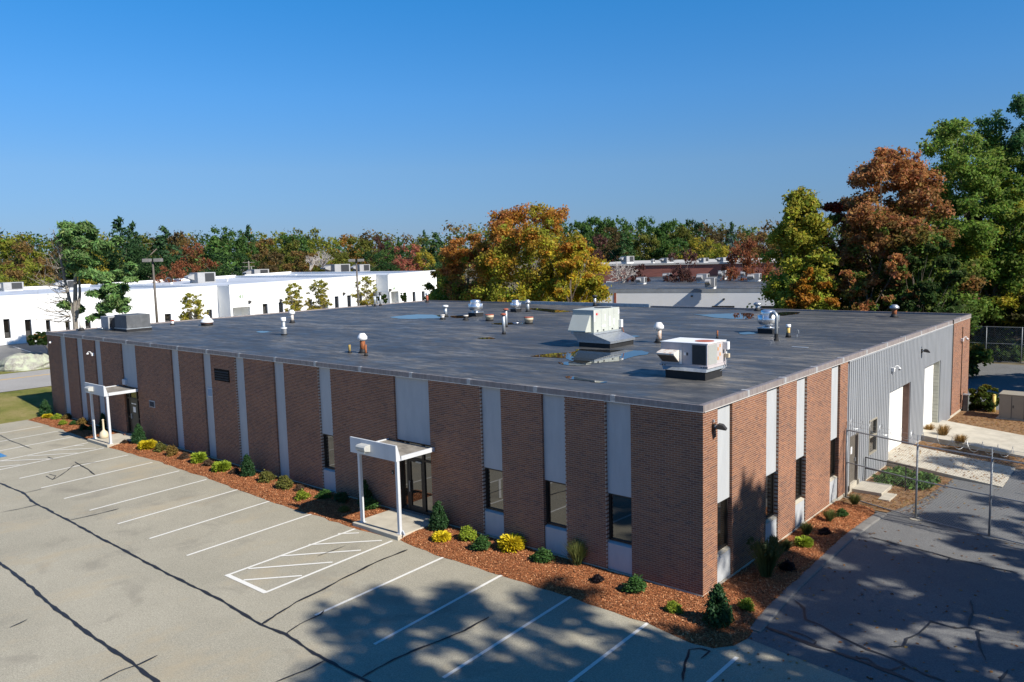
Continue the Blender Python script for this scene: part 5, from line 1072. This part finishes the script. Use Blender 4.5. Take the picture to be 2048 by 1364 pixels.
for i, (px, Y, h, lab, st) in enumerate([(1700, 47, 4.2, 'low green thicket behind the rear roof edge', [(0, DG_), (1, GR)]), (1800, 48, 4.8, 'olive thicket behind the rear roof edge, right of centre', [(0, DG_), (1, OL)]), (1890, 48.5, 4.2, 'thicket with orange leaves near the rear right roof corner', [(0, DG_), (.6, GR), (1, OR_)]), (1960, 59.5, 5.0, 'dark thicket behind the tall rear fence', [(0, DG_), (1, (.06, .06, .02))]), (2040, 60, 5.5, 'dark thicket behind the tall rear fence at the picture edge', [(0, DG_), (1, (.07, .06, .02))])]):
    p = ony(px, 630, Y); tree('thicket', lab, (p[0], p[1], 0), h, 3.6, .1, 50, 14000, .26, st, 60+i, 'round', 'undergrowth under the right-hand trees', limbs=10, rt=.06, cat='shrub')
# trees along the right side of the site, outside the picture, whose shade falls on the corner
for i, (x, y, h, r, zc, K, n) in enumerate([(20.5, -5.0, 21.2, 6.6, 4., 110, 14500), (21.5, 4.0, 18.9, 5.4, 3.5, 100, 12500), (22.5, 13.0, 15.0, 4.6, 3., 50, 6000), (21, 21., 16.0, 4.8, 3, 46, 5200), (17.5, 45., 16.5, 7.5, 2, 130, 20000), (24, 33., 13, 4., 3, 60, 7000), (23.5, -14., 17, 5., 4, 70, 9000)]):
    tree('roadside_oak', ['tall oak beyond the right edge whose shade covers the corner bays', 'oak beyond the right edge shading the side bed', 'small oak beyond the right edge level with the fence', 'small oak beyond the right edge level with the first ramp', 'low oak beyond the right edge shading the rear yard', 'oak beyond the right edge level with the tan cabinets', 'oak beyond the right edge in front of all others'][i], (x, y, LOT), h, r, zc, K, n, .42, [(0, GR), (1, OL)], 80+i, 'oak', 'oaks beyond the right edge', limbs=20)

# white pine with bare side branches in front of the white building
rs = np.random.RandomState(5); p = at(152, 662, 88); base = np.array([p[0], p[1], 1.2]); k = 88/F_PX*1.02; rgt = _r0; Vv = np.array([0, 0, 1.])
def pp(px, py, dep=0.): return base+rgt*(px-152)*k+Vv*((662-py)*k+(p[2]-1.2))+np.array([_fw[0], _fw[1], 0])*dep
t = thing('white_pine', 'ragged green pine with bare grey branches in front of the white building', 'tree', base)
tr = MB(); tr.tube([base, pp(152, 640), pp(156, 600), pp(160, 560), pp(158, 520), pp(163, 488)], [.3, .24, .2, .16, .11, .04], 8); tr.tube([pp(153, 648), pp(146, 610), pp(140, 570), pp(134, 520), pp(128, 488)], [.18, .15, .12, .08, .03], 7); tr.tube([pp(155, 640), pp(164, 600), pp(166, 560)], [.17, .13, .08], 7)
for i in range(46):
    s = rs.rand(); y0 = 645-s*140; x1 = 70+60*s+rs.rand()*40; y1 = y0-rs.rand()*45+8; a, c = pp(145-8*s, y0), pp(x1, y1, rs.normal(0, 1.6)); m_ = (a+c)/2+np.array([0, 0, -.25])+rs.normal(0, .15, 3); tr.tube([a, m_, c], [.055, .035, .012], 4, cap=False)
    for q in range(3): s2 = .45+.5*rs.rand(); b0 = m_+(c-m_)*(s2*2-.9); tr.tube([b0, b0+rs.normal(0, .55, 3)+np.array([0, 0, .2])], [.018, .006], 3, cap=False)
tr.build('trunk', M_BARKG, t)
cl = [(150, 490, 24, 12), (172, 486, 20, 12), (190, 492, 16, 10), (160, 508, 30, 12), (185, 512, 22, 12), (205, 520, 22, 10), (225, 512, 14, 8), (150, 530, 14, 9), (175, 535, 28, 14), (195, 545, 20, 10), (160, 555, 18, 10), (185, 565, 24, 10), (215, 570, 24, 9), (240, 562, 18, 9), (252, 552, 12, 8), (225, 590, 24, 8), (200, 596, 16, 8), (220, 612, 20, 8), (205, 624, 22, 8), (140, 618, 16, 10), (150, 626, 14, 8), (195, 637, 12, 6), (225, 604, 15, 6), (255, 575, 12, 5)]
C = []; rad = []; 
for x_, y_, w_, h_ in cl:
    for _ in range(3): C.append(pp(x_+rs.normal(0, w_*.28), y_+rs.normal(0, h_*.25), rs.normal(0, .9))); rad.append(w_*k*.5)
C, rad = np.array(C), np.array(rad); cols = np.tile(np.array([.115, .20, .06]), (len(C), 1))*(.8+.5*rs.rand(len(C), 1)); V, c = leaves(rs, C, rad, 52000, .17, cols, .55, .5, .3, elong=3.2); link('needles', np_mesh('needles', V-base, np.arange(len(V)).reshape(-1, 4), M_NEEDLE, c), t)
t2p = at(95, 640, 86); tree('small_maple', 'little orange-leaved tree under the bare pine branches', (t2p[0], t2p[1], 1.3), 2.6, 1.6, 1.5, 14, 3000, .16, [(0, OR_), (1, (.3, .17, .04))], 71, 'round', limbs=8, squash=.8)

# slim pale yellow trees before the white wall
for i, (px, yt, wd, D, lab) in enumerate([(386, 583, 54, 92, 'slim pale yellow tree left of the house number'), (590, 565, 42, 106, 'slim pale yellow tree, left of the pair before the white wall'), (641, 558, 48, 108, 'slim pale yellow tree, right of the pair before the white wall'), (735, 552, 46, 114, 'slim pale yellow tree beside the right-hand light pole')]):
    p = at(px, 640, D); h = at(px, yt, D)[2]-1.4; tree('birch_tree', lab, (p[0], p[1], 1.4), h, wd*.5*D/F_PX, h*.12, 150, 15000, .10, [(0, (.36, .29, .06)), (.5, (.42, .36, .06)), (1, (.34, .34, .05))], 90+i, 'round', 'slim yellow trees before the white wall', rt=.07, bark=M_BARKG, limbs=110, shell=.25)
for i, (px, py, w, h, D, lab) in enumerate([(80, 688, 34, 17, 84, 'clipped dark hedge at the white building entrance'), (883, 600, 29, 21, 118, 'round clipped bush at the far end of the white building'), (766, 606, 22, 14, 112, 'round bush left of the number 39 porch'), (807, 602, 14, 13, 116, 'small round bush right of the number 39 porch')]):
    p = at(px, py, D); s = D/F_PX; tree('clipped_bush', lab, (p[0], p[1], max(p[2], 1.2)), h*s*1.25, w*s*.5, .05, 40, 5000, .14, [(0, (.03, .06, .015)), (1, (.06, .1, .02) if i else (.035, .065, .018))], 100+i, 'round', limbs=6, rt=.05, cat='bush', lob=.05)

# ------------------------------------------------------------------ the wooded skyline
def proto(kind, seed):
    rs = np.random.RandomState(seed); base = np.zeros(3)
    if kind == 'spruce':
        C = []; rad = []; 
        for L in range(15):
            s = L/14.; z = .10+.88*s; r = .5*(1-s)**.85+.015
            for j in range(max(3, int(11*(1-s)+2))):
                a = rs.rand()*6.28
                for f in (.35, .7, 1.): C.append((r*f*math.cos(a), r*f*math.sin(a), z-.05*f+rs.normal(0, .01))); rad.append(.045+.04*(1-s)*f)
        C, rad = np.array(C), np.array(rad); V, c = leaves(rs, C, rad, 4200, .03, np.ones((len(C), 3))*(.75+.5*rs.rand(len(C), 1)), .6, .3, .2, elong=2.4); m_ = M_NEEDLE
    else:
        C, rad = crown_clumps(rs, base, 1., .5, .10, 90, .2, 'oak')
        hue = np.array([1., 1., 1.])+rs.normal(0, .14, (len(C), 3))*np.array([1., .7, .6]); V, c = leaves(rs, C, rad, 7000, .030, hue*(.72+.55*rs.rand(len(C), 1)), .85, .4, .5); m_ = M_LEAF
    t = thing('tree', '', 'tree', (0, 0, -600)); 
    b = limb_tubes(rs, base, C, .016, 8); me = b.mesh('trunk'); me.materials.append(M_BARK); link('trunk', me, t); link('crown', np_mesh('crown', V, np.arange(len(V)).reshape(-1, 4), m_, c), t); return t
PROTO = {'dec': [proto('dec', s) for s in (1, 2, 3, 4)], 'spruce': [proto('spruce', s) for s in (11, 12)]}; used = {}
CN = {'olive': (.10, .105, .02), 'green': (.05, .095, .022), 'dgreen': (.026, .055, .017), 'ygreen': (.15, .16, .022), 'yellow': (.24, .20, .025), 'rust': (.145, .092, .03), 'orange': (.22, .12, .025), 'red': (.17, .065, .03), 'maroon': (.075, .035, .028), 'brown': (.075, .055, .022), 'spruce': (.022, .048, .018), 'blue': (.055, .085, .075), 'pink': (.24, .085, .055)}
WORD = {'olive': 'olive-green', 'green': 'mid-green', 'dgreen': 'dark green', 'ygreen': 'yellow-green', 'yellow': 'golden', 'rust': 'rust-brown', 'orange': 'orange', 'red': 'brick-red', 'maroon': 'maroon', 'brown': 'brown', 'spruce': 'dark pointed', 'blue': 'blue-grey', 'pink': 'pinkish red'}
SK = [(-12, 470, 74, 'dec', 'olive', 215), (26, 467, 62, 'dec', 'ygreen', 225), (52, 478, 56, 'dec', 'rust', 205), (12, 505, 70, 'dec', 'rust', 190), (98, 468, 60, 'dec', 'ygreen', 230), (118, 463, 34, 'dec', 'brown', 240), (82, 490, 66, 'dec', 'rust', 195), (40, 520, 60, 'dec', 'ygreen', 170), (150, 467, 56, 'dec', 'green', 225), (190, 474, 60, 'dec', 'olive', 215), (205, 490, 60, 'dec', 'yellow', 195),
      (237, 433, 62, 'spruce', 'spruce', 215), (264, 442, 46, 'spruce', 'spruce', 205), (216, 443, 46, 'spruce', 'spruce', 220), (292, 468, 56, 'dec', 'olive', 225), (250, 490, 70, 'dec', 'dgreen', 180), (326, 450, 58, 'spruce', 'spruce', 205), (345, 462, 44, 'dec', 'brown', 225), (300, 500, 60, 'dec', 'dgreen', 175), (366, 465, 54, 'dec', 'rust', 215), (388, 482, 48, 'dec', 'red', 185), (408, 436, 50, 'spruce', 'spruce', 210), (436, 452, 66, 'dec', 'green', 215), (430, 470, 60, 'spruce', 'green', 190), (470, 458, 52, 'dec', 'green', 210), (496, 449, 40, 'spruce', 'spruce', 225), (455, 500, 60, 'dec', 'dgreen', 175), (336, 530, 46, 'dec', 'red', 150),
      (519, 476, 54, 'dec', 'rust', 215), (545, 462, 62, 'dec', 'ygreen', 225), (590, 464, 60, 'dec', 'green', 220), (570, 485, 56, 'dec', 'olive', 195), (616, 455, 66, 'dec', 'olive', 230), (648, 470, 56, 'dec', 'ygreen', 205), (686, 465, 60, 'dec', 'orange', 220), (536, 500, 60, 'dec', 'brown', 180), (720, 474, 56, 'dec', 'olive', 205), (737, 461, 56, 'dec', 'brown', 230), (762, 472, 38, 'dec', 'maroon', 220), (610, 500, 60, 'dec', 'rust', 185), (670, 498, 60, 'dec', 'olive', 180), (785, 481, 56, 'dec', 'green', 205), (740, 500, 60, 'dec', 'dgreen', 185), (815, 484, 46, 'dec', 'pink', 190), (842, 473, 52, 'dec', 'olive', 225), (848, 459, 22, 'spruce', 'spruce', 235), (797, 472, 18, 'spruce', 'spruce', 240), (872, 464, 44, 'spruce', 'dgreen', 200), (850, 500, 40, 'dec', 'yellow', 190), (885, 500, 40, 'dec', 'dgreen', 170),
      (1142, 435, 62, 'dec', 'green', 190), (1172, 433, 52, 'dec', 'green', 195), (1203, 433, 54, 'dec', 'green', 200), (1236, 431, 60, 'dec', 'green', 190), (1282, 429, 66, 'dec', 'green', 195), (1186, 466, 60, 'dec', 'maroon', 170), (1222, 452, 52, 'dec', 'brown', 180), (1248, 465, 52, 'spruce', 'dgreen', 165), (1320, 443, 54, 'dec', 'green', 190), (1346, 438, 54, 'dec', 'green', 195), (1300, 465, 60, 'dec', 'olive', 170), (1372, 449, 60, 'dec', 'olive', 185), (1390, 437, 40, 'dec', 'dgreen', 200), (1412, 452, 58, 'dec', 'brown', 190), (1350, 475, 60, 'dec', 'green', 165), (1440, 458, 46, 'dec', 'brown', 200), (1463, 443, 30, 'spruce', 'spruce', 195), (1462, 472, 36, 'spruce', 'blue', 165), (1400, 472, 56, 'dec', 'yellow', 165), (1492, 462, 46, 'dec', 'rust', 205), (1512, 461, 40, 'dec', 'maroon', 215), (1432, 485, 46, 'dec', 'ygreen', 160), (1456, 490, 40, 'dec', 'yellow', 155), (1535, 462, 50, 'dec', 'rust', 205),
      (1495, 475, 70, 'dec', 'red', 120), (1366, 494, 58, 'dec', 'maroon', 122), (1274, 527, 34, 'dec', 'maroon', 124), (1560, 500, 50, 'dec', 'rust', 126)]
cnt = {}
for px, yt, w, kd, cn, D in sorted(SK, key=lambda q: q[0]):
    side_ = 'left' if px < 900 else 'middle'
    D = D+52 if px > 1100 and D > 130 else D; zg = 1.5 if px < 900 else 0.; a = at(px, yt, D); h = a[2]-zg; wd = w*D/F_PX*(2.3 if kd == 'spruce' else 1.6); key = (kd, cn, side_); cnt[key] = cnt.get(key, 0)+1; kk = cnt[key]
    nm = 'spruce_tree' if kd == 'spruce' else 'woodland_tree'
    if D < 130: lab = '%s thin-leaved tree in front of the red brick building, near x order %s' % (WORD[cn], ORD[kk-1])
    else: lab = '%s %s in the %s wooded skyline, %s of its colour from the left' % (WORD[cn], 'conifer' if kd == 'spruce' else 'tree', side_, ORD[kk-1])
    lab = lab.replace(', near x order first', ' at its left end' if px < 1300 else ' beside the yellow-green oak').replace(', near x order second', ' at its middle')
    c = tuple(1.95*v for v in CN[cn]); pr = random.choice(PROTO[kd]); lo = (a[0], a[1], zg)
    if pr.name not in used:
        used[pr.name] = 1; o = pr; o.location = lo; o['label'] = lab; o.scale = (wd, wd, h); o['group'] = 'trees of the far wooded skyline'
        for ch in o.children: ch.color = (*c, 1)
        o.rotation_euler = (0, 0, random.uniform(0, 6.28))
    else: o = dup(pr, lo, lab, 'trees of the far wooded skyline', (wd, wd, h), random.uniform(0, 6.28), c)
    o.name = nm
# the mass of wood behind
rs = np.random.RandomState(77); C = []; rad = []; cols = []; pal = np.array([CN[k_] for k_ in ('olive', 'green', 'dgreen', 'rust', 'brown', 'ygreen')])
for px in np.arange(-260, 2300, 9.):
    for row in range(5):
        D = 275+rs.rand()*25; yt = (482 if px < 900 else 462)+row*13+rs.normal(0, 4); a = at(px+rs.normal(0, 5), yt, D); C.append(a); rad.append(2.2+1.2*rs.rand()); cols.append(pal[rs.randint(len(pal))])
V, c = leaves(rs, np.array(C), np.array(rad), 60000, .75, 1.6*np.array(cols), .9, .4, .5); link('woodland', np_mesh('woodland', V, np.arange(len(V)).reshape(-1, 4), M_LEAF, c), kind='stuff')
# bare tree in the clearing
def bare(px, yb, yt, D, label, seed, wide=1.):
    rs = np.random.RandomState(seed); p = at(px, yb, D); h = at(px, yt, D)[2]-p[2]; t = thing('bare_tree', label, 'tree', p); b = MB()
    def grow(a, d, L, r, lv):
        c = a+d*L; b.tube([a, (a+c)/2+rs.normal(0, .04*L, 3), c], [r, r*.8, r*.55], 4, cap=False)
        if lv:
            for _ in range(3): n = d+rs.normal(0, .5*wide, 3); n[2] += .1; n /= np.linalg.norm(n); grow(a+d*L*(.55+.45*rs.rand()), n, L*.68, r*.55, lv-1)
    for _ in range(5):
        d = np.array([rs.normal(0, .5*wide), rs.normal(0, .5*wide), 1.]); d /= np.linalg.norm(d); grow(np.array(p), d, h*.42, .16, 4)
    b.build('branches', mat('bleached_bark', (.42, .38, .34), .9, .15, 3), t); return t
bare(645, 535, 497, 160, 'bleached bare tree rising behind the white roof', 3, 1.2); bare(620, 540, 508, 158, 'smaller bleached bare tree left of the larger one behind the white roof', 8, 1.2); bare(1243, 572, 520, 121, 'bare grey tree in front of the red brick building', 5, .9)

# ------------------------------------------------------------------ planting along the facades
def shrub_proto(kind, seed):
    rs = np.random.RandomState(seed)
    if kind == 'cone':
        C = []; rad = []
        for i in range(70): s = rs.rand()**1.2; r = .5*(1-s)**.62*(.9 if s > .06 else .8); a = rs.rand()*6.28; C.append((r*.72*math.cos(a), r*.72*math.sin(a), .06+.88*s)); rad.append(.10+.07*(1-s))
        V, c = leaves(rs, np.array(C), np.array(rad), 5200, .062, np.ones((70, 3))*(.7+.5*rs.rand(70, 1)), .9, .3, .5, elong=1.6)
    elif kind == 'mound':
        C = []; rad = []
        for i in range(46): a = rs.rand()*6.28; s = rs.rand(); r = .36*math.sqrt(rs.rand())*(1.1-.5*s); C.append((r*math.cos(a), r*math.sin(a), .12+.66*s*(1-r*.8))); rad.append(.13+.08*rs.rand())
        V, c = leaves(rs, np.array(C), np.array(rad), 3200, .075, np.ones((46, 3))*(.65+.6*rs.rand(46, 1)), .95, .3, .5, elong=1.5)
    elif kind == 'mop':
        n = 2600; a = rs.rand(n)*6.28; s = rs.rand(n)**.7; P = np.stack([np.cos(a)*s*.12, np.sin(a)*s*.12, .12+.5*rs.rand(n)], 1); d = np.stack([np.cos(a), np.sin(a), .6+.5*rs.normal(size=n)], 1); d /= np.linalg.norm(d, axis=1)[:, None]; L = (.28+.2*rs.rand(n))[:, None]
        E1 = P+d*L+np.array([0, 0, -.10])*(rs.rand(n)[:, None]); w = np.cross(d, rs.normal(size=(n, 3))); w = w/np.linalg.norm(w, axis=1)[:, None]*.028; V = np.stack([P-w*.5, P+w*.5, E1+w, E1-w], 1).reshape(-1, 3); c = np.repeat((.6+.7*rs.rand(n, 1))*np.ones((1, 3)), 4, 0)
    elif kind == 'grass':
        n = 520; a = rs.rand(n)*6.28; P = np.stack([np.cos(a), np.sin(a), 0*a], 1)*(.12*rs.rand(n)[:, None]); th = rs.normal(0, .22, n).clip(-.6, .6)+.12; ca = a+rs.normal(0, .4, n); d = np.stack([np.cos(ca)*np.sin(abs(th)), np.sin(ca)*np.sin(abs(th)), np.cos(th)], 1); L = (.55+.42*rs.rand(n))[:, None]
        w = np.stack([-np.sin(ca+1), np.cos(ca+1), 0*a], 1)*.012; M1 = P+d*L*.55; E1 = P+d*L+np.stack([np.cos(ca), np.sin(ca), -.3+0*a], 1)*(.16*rs.rand(n)[:, None]); V = np.concatenate([np.stack([P-w, P+w, M1+w, M1-w], 1), np.stack([M1-w, M1+w, E1+w*.3, E1-w*.3], 1)]).reshape(-1, 3)
        cc = (.7+.5*rs.rand(n, 1))*np.array([[1., 1., 1.]]); c = np.repeat(np.concatenate([cc, cc*np.array([1.25, 1.12, 1.])]), 4, 0)
    elif kind == 'plume':
        V1, c1 = shrub_proto('grass_raw', seed); n = 26; C = []; 
        for i in range(n): a = rs.rand()*6.28; r = .18+.34*rs.rand(); C.append((r*math.cos(a), r*math.sin(a), .62+.3*rs.rand()))
        V2, c2 = leaves(rs, np.array(C), np.full(n, .05), 2400, .03, np.tile(np.array([3.2, 2.3, 2.0]), (n, 1)), 1.6, .3, .2, elong=2.); return np_mesh('foliage', np.vstack([V1, V2]), np.arange(len(V1)+len(V2)).reshape(-1, 4), M_SHRUB, np.vstack([c1, c2]).clip(0, 4))
    if kind == 'grass_raw': return None
    return np_mesh('foliage', V, np.arange(len(V)).reshape(-1, 4), M_SHRUB, c)
def grass_raw(seed):
    me = shrub_proto('grass', seed); V = np.empty(len(me.vertices)*3, np.float32); me.vertices.foreach_get('co', V); c = np.empty(len(me.vertices)*4, np.float32); me.color_attributes['Col'].data.foreach_get('color', c); return V.reshape(-1, 3), c.reshape(-1, 4)[:, :3]
_sp = shrub_proto
def shrub_proto(kind, seed): return grass_raw(seed) if kind == 'grass_raw' else _sp(kind, seed)
SP_ = {k_: [shrub_proto(k_, s) for s in (1, 2)] for k_ in ('cone', 'mound', 'mop', 'grass', 'plume')}
SC_ = {'holly': (.022, .06, .018), 'lime': (.18, .23, .02), 'gold': (.40, .32, .012), 'green': (.035, .085, .018), 'olive': (.10, .10, .022), 'bronze': (.15, .10, .025), 'brown': (.07, .045, .028), 'purple': (.016, .010, .012), 'grass': (.07, .09, .03), 'tan': (.28, .19, .07)}
stem = MB().tube([(0, 0, -.05), (.01, 0, .3)], [.03, .015], 5).mesh('stem'); stem.materials.append(M_BARK)
SHR = [('cone', 'holly', 88, 831, 25, 31, 'conical holly at the far left end of the mulch bed'), ('mop', 'gold', 92, 836, 17, 9, 'low golden mound beside the far left holly'), ('mound', 'lime', 111, 838, 20, 14, 'bright green shrub right of the low golden mound at the far left'), ('mound', 'bronze', 131, 838, 20, 14, 'olive-bronze shrub against the far left wall'), ('mound', 'lime', 123, 850, 17, 12, 'lime shrub at the front edge of the far left bed'), ('mound', 'green', 145, 850, 14, 11, 'blue-green shrub between the lime shrub and the bronze shrub, far left'), ('mound', 'bronze', 162, 850, 22, 17, 'bronze shrub left of the far canopy'), ('mound', 'holly', 165, 860, 20, 15, 'dark green shrub in front of the bronze shrub left of the far canopy'), ('mound', 'green', 179, 861, 12, 12, 'green shrub behind the left post of the far canopy'), ('cone', 'holly', 205, 856, 16, 30, 'shaded conical holly under the far canopy'), ('mound', 'green', 209, 863, 14, 8, 'low green shrub under the far canopy'), ('mound', 'brown', 183, 871, 11, 8, 'small reddish shrub at the left foot of the far canopy'),
       ('mound', 'brown', 247, 887, 17, 9, 'low brown shrub left of the holly by the far canopy'), ('cone', 'holly', 274, 887, 30, 38, 'conical holly right of the far canopy'), ('mop', 'gold', 291, 898, 31, 19, 'golden mop cypress at the foot of the holly right of the far canopy'), ('mound', 'olive', 319, 903, 28, 23, 'olive shrub right of the golden mop cypress'), ('mound', 'bronze', 340, 912, 27, 26, 'taller bronze shrub paired with the olive shrub'), ('mound', 'brown', 365, 918, 21, 17, 'brown shrub left of a lime-yellow one in the middle of the long bed'), ('mop', 'lime', 395, 925, 27, 23, 'lime-yellow shrub between two brown shrubs'), ('mound', 'brown', 414, 932, 22, 17, 'brown shrub right of the lime-yellow shrub'), ('mop', 'lime', 439, 942, 32, 21, 'low lime-yellow shrub left of the middle holly'), ('mound', 'brown', 467, 947, 20, 15, 'dark brown shrub touching the middle holly'), ('cone', 'holly', 492, 952, 31, 43, 'conical holly in the middle of the long bed'), ('mound', 'olive', 530, 963, 36, 27, 'olive shrub right of the middle holly'), ('mound', 'olive', 564, 977, 36, 32, 'tall olive-yellow shrub second right of the middle holly'), ('mound', 'brown', 597, 983, 20, 18, 'small brown shrub behind a lime shrub left of the near canopy'), ('mound', 'lime', 602, 999, 30, 23, 'lime shrub at the bed edge left of the near canopy'), ('mound', 'green', 645, 996, 30, 22, 'green shrub against the wall below the first window'), ('mound', 'holly', 680, 1004, 32, 24, 'dark green shrub left of the near canopy'), ('mound', 'olive', 685, 1024, 24, 15, 'small olive shrub at the bed edge beside the near canopy'), ('cone', 'holly', 728, 1011, 30, 50, 'shaded conical holly behind the left post of the near canopy'), ('mound', 'green', 735, 1019, 38, 28, 'spreading green shrub beside the left post of the near canopy'),
       ('cone', 'holly', 874, 1060, 42, 56, 'conical holly right of the glass entrance'), ('mop', 'gold', 880, 1081, 34, 18, 'low golden shrub in front of the holly by the glass entrance'), ('mound', 'lime', 932, 1081, 36, 36, 'upright yellow-green shrub right of the glass entrance'), ('mound', 'green', 958, 1101, 42, 34, 'green shrub in front of the upright yellow-green one'), ('mop', 'gold', 1019, 1100, 48, 32, 'large golden mop cypress below the second window'), ('mound', 'green', 1082, 1123, 42, 34, 'green shrub right of the large golden mop cypress'), ('grass', 'grass', 1150, 1132, 50, 56, 'tuft of ornamental grass with reddish tips before the front wall'), ('mound', 'purple', 1194, 1165, 28, 19, 'dark purple shrub right of the ornamental grass on the front'), ('mound', 'green', 1266, 1185, 50, 38, 'wide dark green shrub below the window nearest the corner'), ('mound', 'lime', 1345, 1225, 32, 28, 'lime shrub left of the big corner holly'), ('cone', 'holly', 1432, 1252, 62, 82, 'big dark conical holly at the building corner'), ('mound', 'lime', 1491, 1220, 32, 29, 'bright yellow-green shrub right of the big corner holly'),
       ('plume', 'grass', 1528, 1156, 66, 84, 'tall plumed grass on the sunny side of the corner'), ('mound', 'purple', 1573, 1140, 31, 25, 'black-purple shrub right of the tall plumed grass'), ('grass', 'grass', 1568, 1102, 34, 26, 'dull grass tuft behind the plumed grass near the wall'), ('mop', 'lime', 1606, 1092, 31, 20, 'low yellow-green shrub in the side bed'), ('grass', 'grass', 1611, 1071, 30, 30, 'grass tuft behind the low yellow-green shrub of the side bed'), ('mound', 'purple', 1647, 1068, 26, 17, 'black-purple shrub near the kerb in the side bed'), ('grass', 'grass', 1657, 1043, 30, 27, 'green grass tuft by the last side windows'), ('mound', 'green', 1682, 1033, 27, 18, 'fresh green shrub in the sunny end of the side bed'), ('grass', 'grass', 1707, 1010, 28, 25, 'grass tuft at the fence end of the side bed')]
for kd, cn, px, py, w, h, lab in SHR:
    b = onz(px, py, -.06); d = (b-CAM)@_fw; wd = w*d/F_PX*1.12; hh = h*d/F_PX*1.08*(.95 if h > w else .9); t = thing('ornamental_grass' if kd in ('grass', 'plume') else 'conical_shrub' if kd == 'cone' else 'shrub', lab, 'grass' if kd in ('grass', 'plume') else 'shrub', (b[0], b[1]+wd*.12, -.07), 'plants of the mulch bed')
    f = bpy.data.objects.new('foliage', random.choice(SP_[kd])); COL.objects.link(f); f.parent = t; c = np.array(SC_[cn])*random.uniform(1.35, 1.75)*(1 if cn != 'purple' else .7); f.color = (*c, 1)
    s = bpy.data.objects.new('stem', stem); COL.objects.link(s); s.parent = t; t.scale = (wd, wd, hh); t.rotation_euler = (0, 0, random.uniform(0, 6.28))
# weeds and growth on the service side
for px, py, w, h, lab in ((1858, 868, 12, 24, 'dry weed tuft left of three beside the second ramp'), (1886, 878, 14, 34, 'tallest dry weed tuft beside the second ramp'), (1920, 892, 14, 28, 'dry weed tuft nearest the fence beside the second ramp')):
    b = onz(px, py, -.1); d = (b-CAM)@_fw; t = thing('dry_weed', lab, 'weed', (b[0], b[1], -.13), 'dry weeds between the ramps'); f = bpy.data.objects.new('foliage', SP_['grass'][0]); COL.objects.link(f); f.parent = t; f.color = (*SC_['tan'], 1); t.scale = (w*d/F_PX*2, w*d/F_PX*2, h*d/F_PX)
rs = np.random.RandomState(41); n = 60; C = np.stack([.45+2.0*rs.rand(n), 14.75+2.3*rs.rand(n), -.12+.22*rs.rand(n)], 1); V, c = leaves(rs, C, np.full(n, .26), 9000, .11, np.tile(np.array([.07, .14, .025]), (n, 1))*(.7+.6*rs.rand(n, 1)), .6, .6, .3); link('ground_cover', np_mesh('ground_cover', V, np.arange(len(V)).reshape(-1, 4), M_SHRUB, c), kind='stuff')
b = onz(1957, 822, LOT); tree('bush', 'leafy green-yellow bush at the rear foot of the brick pier', (1.0, 34.3, LOT), 1.55, .95, .1, 40, 7000, .12, [(0, (.03, .06, .015)), (.8, (.09, .12, .02)), (1.1, (.26, .22, .03))], 120, 'round', limbs=10, rt=.03, cat='bush', lob=.1)
# fallen leaves blown against the ramps and the kerb
rs = np.random.RandomState(8); n = 5200; regs = [(0., 3.0, 11.3, 17.3, .3), (0, 6.2, 21.2, 23.6, .3), (.1, 6.5, 28.2, 34., .25), (2.0, 9., -4, 20., .08), (-.3, 4.6, 17.6, 21.2, .07)]; wts = np.array([.28, .25, .27, .12, .08]); kx = rs.choice(5, n, p=wts); rg = np.array(regs)[kx]
P = np.stack([rg[:, 0]+(rg[:, 1]-rg[:, 0])*rs.rand(n), rg[:, 2]+(rg[:, 3]-rg[:, 2])*rs.rand(n), LOT+.045+.0*kx], 1); P[kx == 4, 2] = .17-.28*(P[kx == 4, 0]/4.7).clip(0, 1)+.02; P[kx == 3, 2] = LOT+.02
a = rs.rand(n)*6.28; s = .03+.035*rs.rand(n); ax = np.stack([np.cos(a), np.sin(a), rs.normal(0, .2, n)], 1)*s[:, None]; ay = np.stack([-np.sin(a), np.cos(a), rs.normal(0, .2, n)], 1)*s[:, None]*.6
V = np.stack([P-ax, P+ay, P+ax, P-ay], 1).reshape(-1, 3); c = np.array([(.36, .18, .06), (.25, .10, .035), (.42, .28, .10), (.18, .09, .04)])[rs.randint(0, 4, n)]; link('fallen_leaves', np_mesh('fallen_leaves', V, np.arange(len(V)).reshape(-1, 4), M_LEAF, np.repeat(c, 4, 0)), kind='stuff')
